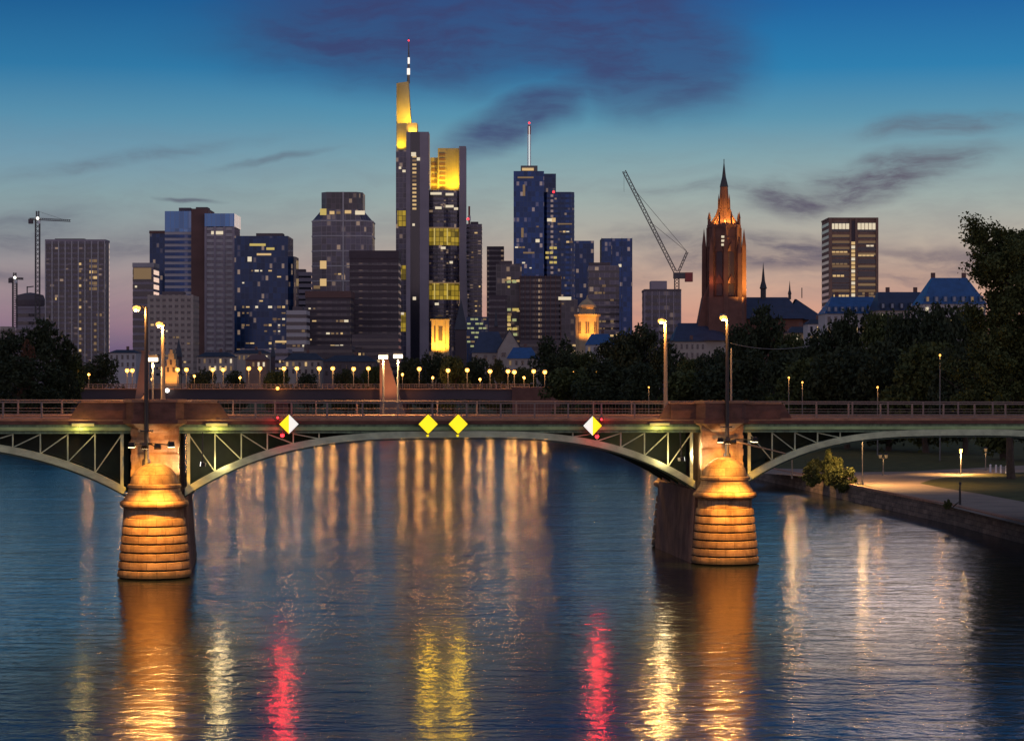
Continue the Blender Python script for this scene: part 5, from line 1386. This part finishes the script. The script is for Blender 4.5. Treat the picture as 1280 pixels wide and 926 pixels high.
# ------------------------------------------------------------------ cathedral
def cathedral():
    Y = 960
    X = lambda px: (px - 640) / F * Y
    Z = lambda py: H - (py - YH) / F * Y
    r = thing('cathedral', 'red gothic cathedral with tall spire and floodlit tower', 'cathedral', (X(905), Y, GZ))
    c = (X(905), Y); pxm = Y / F
    def octo(rad, z0, z1, rad2=None, n=8, rot=22.5):
        rad2 = rad if rad2 is None else rad2
        p = [(c[0] + rad * math.cos(R(rot + 360 / n * i)), c[1] + rad * math.sin(R(rot + 360 / n * i))) for i in range(n)]
        q = [(c[0] + rad2 * math.cos(R(rot + 360 / n * i)), c[1] + rad2 * math.sin(R(rot + 360 / n * i))) for i in range(n)]
        return MB().prism(p, z0, z1, q)
    sq = 24 * pxm
    octo(sq * 1.12, GZ, Z(372), rot=0, n=8).build('tower_base', 'sandstone', r)
    tw = octo(20 * pxm, Z(372), Z(285), rot=0)
    tw.build('tower', 'sandstone', r)
    octo(21.2 * pxm, Z(285), Z(281.5), rot=0).build('gallery', 'sandstone', r)
    for py in (352, 333, 316, 300):
        octo(20.7 * pxm, Z(py), Z(py) + .7, rot=0).build('string_course', 'sandstone', r)
    for i in range(8):
        a = R(45 * i); x, y = c[0] + 20.3 * pxm * math.cos(a), c[1] + 20.3 * pxm * math.sin(a)
        MB().tube((x, y, Z(372)), (x, y, Z(285)), .75, .6, 6).build('corner_shaft', 'sandstone', r)
        for py, rr in ((340, 24.4), (318, 23.4)):
            x2, y2 = c[0] + rr * pxm * math.cos(a), c[1] + rr * pxm * math.sin(a)
            MB().lathe([(.8, -6), (.75, 0), (.9, .3), (.02, 5)], (x2, y2, Z(py)), 5).build('buttress_pinnacle', 'sandstone', r)
    # buttress pinnacles around the octagon
    for i in range(8):
        a = R(45 * i); rr = 25 * pxm
        x, y = c[0] + rr * math.cos(a), c[1] + rr * math.sin(a)
        top = 285 if i % 2 == 0 else 296
        MB().prism([(x - 1.1, y - 1.1), (x + 1.1, y - 1.1), (x + 1.1, y + 1.1), (x - 1.1, y + 1.1)], GZ, Z(top + 22), [(x - .8, y - .8), (x + .8, y - .8), (x + .8, y + .8), (x - .8, y + .8)]).add([(x - .8, y - .8, Z(top + 22)), (x + .8, y - .8, Z(top + 22)), (x + .8, y + .8, Z(top + 22)), (x - .8, y + .8, Z(top + 22)), (x, y, Z(top))], [(0, 1, 4), (1, 2, 4), (2, 3, 4), (3, 0, 4)]).build('pinnacle', 'sandstone', r)
        # small gallery pinnacles
        a2 = R(45 * i + 22.5); x, y = c[0] + 20 * pxm * math.cos(a2), c[1] + 20 * pxm * math.sin(a2)
        MB().lathe([(.5, 0), (.42, 2.6), (.55, 2.8), (.02, 5.6)], (x, y, Z(282)), 6).build('gallery_pinnacle', 'sandstone', r)
    # cupola, lantern, spire
    cu = MB(); prof = []
    for k in range(9):
        f = k / 8; prof.append(((6.6 + 11.5 * (1 - f) ** 1.7) * pxm, (Z(262) - Z(282)) * f))
    cu.lathe(prof, (c[0], c[1], Z(282)), 8).build('cupola', 'sandstone', r)
    for i in range(8):
        a = R(45 * i); mb = MB()
        for k in range(8):
            f0, f1 = k / 8, (k + 1) / 8
            r0, r1 = prof[k][0] + .35, prof[k + 1][0] + .35
            mb.beam((c[0] + r0 * math.cos(a), c[1] + r0 * math.sin(a), Z(282) + prof[k][1]), (c[0] + r1 * math.cos(a), c[1] + r1 * math.sin(a), Z(282) + prof[k + 1][1]), .55, .7)
        mb.build('cupola_rib', 'sandstone', r)
    octo(6.6 * pxm, Z(262), Z(234), 4.8 * pxm, rot=0).build('lantern', 'sandstone', r)
    for i in range(8):
        a = R(45 * i); x, y = c[0] + 6.8 * pxm * math.cos(a), c[1] + 6.8 * pxm * math.sin(a)
        MB().lathe([(.4, 0), (.3, 4), (.02, 6.5)], (x, y, Z(262)), 5).build('lantern_pinnacle', 'sandstone', r)
    octo(5.4 * pxm, Z(234), Z(222), 2.6 * pxm, rot=0).build('spire_foot', 'copper_dark', r)
    octo(2.5 * pxm, Z(222), Z(203), .4 * pxm, rot=0).build('spire', 'copper_dark', r)
    MB().beam((c[0], c[1], Z(206)), (c[0], c[1], Z(199)), .3, .3).build('cross', 'iron_black', r)
    # tall lancet windows on the faces (front three)
    for i, ang in enumerate((-112.5, -67.5, -157.5, -22.5)):
        a = R(ang); n = Vector((math.cos(a), math.sin(a), 0)); u = Vector((-n.y, n.x, 0)); rr = 20 * pxm * math.cos(R(22.5)) + .06
        for zt, zb_ in ((312, 348), (352, 370)) if i < 2 else ((306, 330), (336, 355)):
            o = Vector((c[0], c[1], 0)) + n * rr
            hw = 1.3
            pts = [o - u * hw + Vector((0, 0, Z(zb_))), o + u * hw + Vector((0, 0, Z(zb_))), o + u * hw + Vector((0, 0, Z(zt) - 2)), o + Vector((0, 0, Z(zt))), o - u * hw + Vector((0, 0, Z(zt) - 2))]
            MB().extrude(pts, n * .2).build('lancet_window', 'brown_dark', r)
            MB().extrude([o - u * hw * 1.5 + Vector((0, 0, Z(zt) - 1)), o + u * hw * 1.5 + Vector((0, 0, Z(zt) - 1)), o + Vector((0, 0, Z(zt) + 3.0))], n * .5).build('window_gable', 'sandstone', r)
    # lit windows of the dark face
    for px, py, w, h in ((890.5, 345, 2.4, 10), (890.5, 323, 2, 9)):
        a = R(-157.5); lit_window(r, P(px, py, Y - 3.4), w * pxm, h * pxm, 'win_dim')
    for py in (296, 301, 306): lit_window(r, P(903.5, py, Y - 7.6), 1.2, .9, 'win_pale')
    # sloping left transept
    MB().extrude([(X(868), Y - 4, Z(424)), (X(888), Y - 4, Z(424)), (X(888), Y - 4, Z(352)), (X(878), Y - 4, Z(372))], (0, 10, 0)).build('transept_buttress', 'sandstone', r)
    # nave: walls and a steep roof
    MB().box(X(906), X(1005), Y + 4, Y + 26, GZ, Z(398)).build('nave_wall', 'sandstone', r)
    def roof(x0, x1, ze, zr, y0, y1, h0=0, h1=0, m='roof_navy'):
        ym = (y0 + y1) / 2
        return MB().add([(x0, y0, ze), (x1, y0, ze), (x1, y1, ze), (x0, y1, ze), (x0 + h0, ym, zr), (x1 - h1, ym, zr)], [(0, 1, 5, 4), (2, 3, 4, 5), (1, 2, 5), (3, 0, 4), (3, 2, 1, 0)])
    roof(X(906), X(1008), Z(398), Z(370), Y + 2, Y + 28, 0, 6).build('nave_roof', 'roof_navy', r)
    roof(X(990), X(1036), Z(399), Z(372), Y + 6, Y + 30, 4, 12).build('choir_roof', 'roof_navy', r)
    MB().box(X(990), X(1034), Y + 8, Y + 28, GZ, Z(399)).build('choir_wall', 'sandstone', r)
    roof(X(838), X(905), Z(426), Z(404), Y - 14, Y + 10, 3, 0).build('side_roof', 'roof_navy', r)
    MB().box(X(840), X(904), Y - 12, Y + 8, GZ, Z(426)).build('side_wall', 'stone_beige', r)
    for px, pt, pb, w in ((959, 324, 371, 5), (992.5, 347, 371, 2.6)):
        mb = MB(); ww = w * pxm
        mb.lathe([(ww * .7, 0), (ww * .7, (pb - pt) * pxm * .28), (ww * .95, (pb - pt) * pxm * .3), (ww * .45, (pb - pt) * pxm * .5), (.03, (pb - pt) * pxm)], (X(px), Y + 15, Z(pb + 2)), 6)
        mb.build('ridge_turret', 'copper_dark', r)
    MB().beam((X(1008), Y + 15, Z(371)), (X(1008), Y + 15, Z(358)), .35, .35).build('ridge_cross', 'iron_black', r)
    # floodlights: right faces from below, cupola from the gallery
    OR = (1, .48, .10)
    light('SPOT', r, (X(938), Y - 24, Z(392)), 15000, (1, .50, .09), .8, (X(915), Y - 5, Z(332)), 56, .8)
    light('SPOT', r, (X(963), Y - 8, Z(392)), 170000, (1, .52, .10), .8, (X(912), Y - 6, Z(332)), 62, .7)
    for dx, pw in ((-15, 6500), (12, 8500), (0, 5000)):
        light('SPOT', r, (X(905 + dx), Y - 6.2, Z(281) + .8), pw * .8, (1, .5, .09), .4, (X(905 + dx * .2), Y - 1, Z(266)), 110, .6)
    light('POINT', r, (X(888), Y - 9, Z(352)), 350, (1, .3, .1), .5)
cathedral()

# lit church towers
def lit_church(label, px, w, ytop, ybase, Y, dome=True):
    X = lambda p: (p - 640) / F * Y
    Z = lambda py: H - (py - YH) / F * Y
    m = Y / F
    r = thing('church_tower', label, 'church tower', (X(px), Y, GZ))
    c = (X(px), Y)
    h = ybase - ytop
    MB().lathe([(w * .5 * m, 0), (w * .5 * m, Z(ytop + h * .5) - GZ)], (c[0], c[1], GZ), 8).build('tower', 'sand_lit', r)
    MB().lathe([(w * .56 * m, 0), (w * .58 * m, 1.0)], (c[0], c[1], Z(ytop + h * .5)), 8).build('cornice', 'sand_lit', r)
    MB().lathe([(w * .34 * m, 1.0), (w * .34 * m, (h * .24) * m)], (c[0], c[1], Z(ytop + h * .5)), 8).build('lantern', 'sand_lit', r)
    MB().lathe([(w * .40 * m, 0), (w * .36 * m, h * .06 * m), (w * .2 * m, h * .16 * m), (w * .07 * m, h * .2 * m), (.02, h * .3 * m)], (c[0], c[1], Z(ytop + h * .28)), 8).build('dome', 'sand_lit', r)
    for k in range(3):
        a = R(-90 + (k - 1) * 45); n = Vector((math.cos(a), math.sin(a), 0)); u = Vector((-n.y, n.x, 0))
        o = Vector((c[0], c[1], Z(ytop + h * .78))) + n * (w * .5 * m * math.cos(R(22.5)) * 1.0 + .25)
        hw, hh = w * .075 * m, h * .14 * m
        MB().extrude([o - u * hw - Vector((0, 0, hh)), o + u * hw - Vector((0, 0, hh)), o + u * hw + Vector((0, 0, hh)), o - u * hw + Vector((0, 0, hh))], n * .15).build('belfry_opening', 'brown_dark', r)
    light('SPOT', r, (c[0] + w * .5 * m, Y - w * 1.5 * m, Z(ybase + 2)), 30000, (1, .42, .06), .6, (c[0], Y, Z(ytop + h * .5)), 80, .6)
    light('SPOT', r, (c[0] - w * .7 * m, Y - w * 1.2 * m, Z(ybase + 2)), 12000, (1, .42, .06), .6, (c[0], Y, Z(ytop + h * .5)), 80, .6)
M['sand_lit'] = mat('sand_lit', (.42, .30, .17), .8, noise=(.3, .8, 1.15))
lit_church('orange floodlit domed church tower in front of the blue pair', 734, 29, 370, 421, 1150)
def lit_gate():
    Y = 1150; X = lambda p: (p - 640) / F * Y
    Z = lambda py: H - (py - YH) / F * Y
    r = thing('floodlit_facade', 'yellow floodlit narrow church front at the foot of the tallest tower', 'church', (X(549), Y, GZ))
    MB().box(X(539), X(561), Y, Y + 14, GZ, Z(398)).build('front_wall', 'sand_lit', r)
    MB().box(X(538), X(562), Y - .6, Y, Z(401), Z(399)).build('cornice', 'sand_lit', r)
    for px in (541, 546, 555, 560): MB().box(X(px) - .55, X(px) + .55, Y - .5, Y, GZ, Z(401)).build('pilaster', 'sand_lit', r)
    MB().box(X(548), X(553), Y - .2, Y, Z(426), Z(408)).build('window', 'brown_dark', r)
    MB().box(X(542.2), X(545), Y - .2, Y, Z(428), Z(408)).build('window', 'brown_dark', r)
    MB().add([(X(538), Y, Z(398.9)), (X(562), Y, Z(398.9)), (X(550), Y, Z(393)), (X(538), Y + 14, Z(398.9)), (X(562), Y + 14, Z(398.9)), (X(550), Y + 14, Z(393))], [(0, 1, 2), (3, 5, 4), (0, 2, 5, 3), (1, 4, 5, 2)]).build('roof', 'roof_dark', r)
    light('SPOT', r, (X(551), Y - 9, Z(441)), 30000, (1, .55, .06), .8, (X(551), Y, Z(415)), 100, .6)
    light('SPOT', r, (X(543), Y - 7, Z(441)), 12000, (1, .5, .06), .8, (X(544), Y, Z(415)), 100, .6)
lit_gate()

def small_lamp(label, px, py, Y, zb0):
    q = P(px, py, Y)
    r = thing('street_lamp', label, 'street lamp', (q.x, q.y, zb0), 'small lamps among the trees and old town houses')
    MB().tube((q.x, q.y, zb0), q, .1, .07, 6).build('pole', 'iron_grey', r)
    MB().sphere(q, .42 if Y > 500 else .16, 8, 6).build('globe', 'lamp_amber', r, smooth=True)
    light('POINT', r, q + Vector((0, -.9, -.2)), 700 if Y > 500 else 160, AMB, .3 if Y > 500 else .12)
for px, py, Y, zb0, lab in ((111, 468, 690, 2.6, 'small amber lamp among the trees right of the left bank trees'), (190, 474, 690, 2.6, 'small amber lamp low behind the left pier parapet'), (243, 470, 680, 2.6, 'small amber lamp below the stepped orange gable, right of it'),
        (300, 472, 682, 2.6, 'small amber lamp under the brown roofed kiosk house'), (503, 468, 680, 2.6, 'small amber lamp right of the orange brown pylon'), (541, 472, 684, 2.6, 'small amber lamp under the yellow church front'),
        (600, 474, 680, 2.6, 'small amber lamp in the dark trees below the gabled church'), (655, 472, 676, 2.6, 'small amber lamp in front of the beige house'), (704, 470, 730, LZ, 'small amber lamp left of the first right bank trees'),
        (811, 484, 450, LZ, 'small amber lamp low in the trees left of the right lamp mast'), (986, 472, 365, LZ, 'small amber lamp in the dark trees right of the right pier lamp'), (1003, 478, 362, LZ, 'small amber lamp beside another low in the right bank trees'),
        (1097, 484, 352, LZ, 'small amber lamp low in the dark trees left of the big tree'), (1175, 444, 330, LZ, 'small amber lamp high in the dark trees next to the big tree')):
    small_lamp(lab, px, py, Y, zb0)

# ------------------------------------------------------------------ low houses of the old town and the right bank
def house(label, x0, x1, yr, ye, Y, D=14, wall='stone_beige', roof='roof_dark', hip=.2, rows=2, cols=4, lit=.25, zbase=GZ, dormers=0, chim=1, seed=1, name='town_house', group='houses of the old town', gable=False, dlit=.4):
    a, b, ze = fit(x0, x1, ye, Y); zr = H - (yr - YH) / F * Y
    w = b - a; rg = random.Random(seed)
    r = thing(name, label, 'house', ((a + b) / 2, Y + D / 2, zbase), group)
    if gable:      # gable end towards us
        m_ = (a + b) / 2
        MB().extrude([(a, Y, zbase), (b, Y, zbase), (b, Y, ze), (m_, Y, zr - .3), (a, Y, ze)], (0, D, 0)).build('wall', wall, r)
        rf = MB(); rf.hexa([(a - .4, Y - .3, ze - .3), (m_, Y - .3, zr - .2), (m_, Y + D + .3, zr - .2), (a - .4, Y + D + .3, ze - .3)], [(a - .4, Y - .3, ze + .2), (m_, Y - .3, zr + .3), (m_, Y + D + .3, zr + .3), (a - .4, Y + D + .3, ze + .2)])
        rf.hexa([(b + .4, Y - .3, ze - .3), (m_, Y - .3, zr - .2), (m_, Y + D + .3, zr - .2), (b + .4, Y + D + .3, ze - .3)], [(b + .4, Y - .3, ze + .2), (m_, Y - .3, zr + .3), (m_, Y + D + .3, zr + .3), (b + .4, Y + D + .3, ze + .2)])
        ro = rf.build('roof', roof, r)
    else:
        MB().box(a, b, Y, Y + D, zbase, ze).build('wall', wall, r)
        hx = hip * w
        ro = MB().add([(a - .4, Y - .5, ze), (b + .4, Y - .5, ze), (b + .4, Y + D + .5, ze), (a - .4, Y + D + .5, ze), (a + hx, Y + D * .42, zr), (b - hx, Y + D * .42, zr), (b - hx, Y + D * .58, zr), (a + hx, Y + D * .58, zr)],
                      [(0, 1, 5, 4), (1, 2, 6, 5), (2, 3, 7, 6), (3, 0, 4, 7), (4, 5, 6, 7), (3, 2, 1, 0)]).build('roof', roof, r)
    for k in range(chim):
        x = a + w * (.25 + .5 * k / max(1, chim - 1)) if chim > 1 else a + w * .6
        MB().box(x - .6, x + .6, Y + D * .5, Y + D * .5 + 1, zr - 1.5, zr + 1.6).build('chimney', 'brown_red', ro)
    ww, wh = w / cols * .34, min(1.9, (ze - zbase) / max(1, rows) * .55)
    for i in range(rows):
        for j in range(cols):
            z = ze - 1.9 - i * min(3.4, (ze - zbase) / max(1, rows))
            if z < zbase + 1: continue
            m = rg.choice(('win_warm', 'win_pale', 'win_dim')) if rg.random() < lit else 'glass_dark'
            lit_window(r, (a + w * (j + .5) / cols, Y - .06, z), ww, wh, m, 'window' if m == 'glass_dark' else 'lit_window')
    for j in range(dormers):
        f = (j + .5) / dormers; x = a + w * f; s_ = (Y + D * .42 - Y) / max(.1, zr - ze)
        z0 = ze + .5; y0 = Y - .2
        d = MB().box(x - .65, x + .65, y0 + .1, y0 + 4, z0, z0 + 1.9).build('dormer', roof, ro)
        MB().box(x - .35, x + .35, y0, y0 + .1, z0 + .3, z0 + 1.6).build('window', 'win_dim' if rg.random() < dlit else 'white_pane', d)
    return r
M['white_pane'] = mat('white_pane', (.3, .3, .34), .4)
house('white low house with small windows left of the black pier lamp', 136, 170, 437, 441, 1060, rows=2, cols=5, wall='concrete_pale', lit=.15, seed=51)
house('house with orange lit terrace below the twin tower', 246, 292, 440, 446, 1080, rows=2, cols=7, lit=.5, seed=52)
house('long low house with a row of orange lit arches', 291, 336, 437, 442, 1120, rows=1, cols=8, lit=1, seed=53)
house('brown roofed kiosk house behind the far bridge lamps', 307, 333, 443, 450, 1030, roof='brown_red', wall='rust_stone', rows=1, cols=4, lit=.5, seed=54)
house('dark house with pale roof below the wide brown tower', 355, 402, 441, 450, 1090, rows=2, cols=6, lit=.3, seed=55)
house('dark long house below the brown ribbed slab', 404, 470, 444, 452, 1075, rows=2, cols=8, lit=.15, seed=56, wall='concrete_dark')
house('blue roofed house with pale front under the gabled church', 634, 672, 434, 448, 1000, roof='roof_slate', rows=3, cols=5, lit=.1, seed=57)
house('beige house with dark windows right of the blue roofed house', 662, 694, 447, 453, 1010, rows=2, cols=5, lit=.1, seed=58, wall='stone_beige')
house('pinkish white house with blue roof below the orange church tower', 733, 768, 417, 431, 1020, roof='roof_slate', wall='concrete_pale', rows=3, cols=5, lit=.3, seed=59)
house('beige riverside house right of the right lamp mast', 842, 882, 424, 427, 900, wall='stone_beige', rows=4, cols=6, lit=.1, seed=60, zbase=3)
house('orange lit house below the cathedral choir', 986, 1016, 408, 416, 880, wall='sand_lit', rows=3, cols=4, lit=.5, seed=61, zbase=3)
house('white house with tall windows left of the blue dormered roof', 1010, 1036, 399, 405, 860, wall='concrete_pale', rows=3, cols=3, lit=.4, seed=62, zbase=3)
house('dark gabled old church with a beige gable front', 622, 652, 412, 438, 1050, 30, roof='roof_navy', gable=True, rows=1, cols=2, lit=0, chim=0, seed=63, name='church')
house('long dark church roof left of the beige gable', 590, 634, 414, 441, 1060, 20, roof='roof_navy', hip=.25, rows=1, cols=4, lit=0, chim=0, seed=64, name='church')
DH = dict(zbase=LZ, group='dormered riverside houses', rows=2)
house('long riverside house with glossy blue roof and a row of dormers', 1032, 1108, 370, 392, 760, 18, 'concrete_pale', 'roof_slate', .16, cols=9, dormers=9, chim=2, seed=65, dlit=.1, **DH)
house('riverside house with long dark roof between the two blue roofs', 1098, 1168, 364, 388, 740, 18, 'stone_beige', 'roof_navy', .06, cols=9, dormers=6, chim=2, seed=66, dlit=.5, **DH)
house('tall riverside house with steep blue roof beside the big tree', 1154, 1232, 346, 380, 690, 18, 'concrete_pale', 'roof_slate', .22, cols=8, dormers=7, chim=2, seed=67, dlit=.6, **DH)
# dark spires
def spire(label, px, w, ytop, ybody, Y):
    X = (px - 640) / F * Y; m = Y / F
    Z = lambda py: H - (py - YH) / F * Y
    r = thing('church_spire', label, 'spire', (X, Y, GZ), 'dark spires over the old town')
    MB().box(X - w / 2 * m, X + w / 2 * m, Y, Y + w * m, GZ, Z(ybody)).build('tower', 'brown_dark', r)
    MB().prism([(X - w * .6 * m, Y - .5), (X + w * .6 * m, Y - .5), (X + w * .6 * m, Y + w * m + .5), (X - w * .6 * m, Y + w * m + .5)], Z(ybody), Z(ytop), [(X - .1, Y + w / 2 * m - .1), (X + .1, Y + w / 2 * m - .1), (X + .1, Y + w / 2 * m + .1), (X - .1, Y + w / 2 * m + .1)]).build('roof', 'roof_dark', r)
spire('tall dark pointed spire right of the tallest tower foot', 576, 14, 374, 412, 1100)
spire('thin dark ridge spire over the long church roof', 620, 4, 386, 408, 1085)
spire('small dark spire left of the kiosk house lamps', 341, 5, 428, 446, 1050)
spire('dark spire beside the pale lamp mast', 223, 7, 424, 446, 1050)
def orange_front():
    Y = 960; X = lambda p: (p - 640) / F * Y
    Z = lambda py: H - (py - YH) / F * Y
    r = thing('gabled_front', 'orange lit stepped gable front behind the left lamp mast', 'building', (X(213), Y, GZ))
    mb = MB()
    for i, (hw, yy) in enumerate(((9, 468), (7.4, 458), (5.6, 449), (3.6, 442), (1.8, 437))):
        mb.box(X(214 - hw), X(214 + hw), Y + i * .01, Y + 8 - i * .01, GZ if i == 0 else Z((468, 458, 449, 442, 437)[i - 1]), Z(yy))
    mb.build('stepped_gable', 'sand_lit', r)
    for px, py in ((210, 462), (217, 462), (213.5, 453)): MB().box(X(px - 1.4), X(px + 1.4), Y - .1, Y, Z(py + 3), Z(py - 3)).build('window', 'brown_dark', r)
    light('SPOT', r, (X(214), Y - 8, Z(480)), 9000, (1, .45, .08), .5, (X(214), Y, Z(455)), 110, .6)
orange_front()
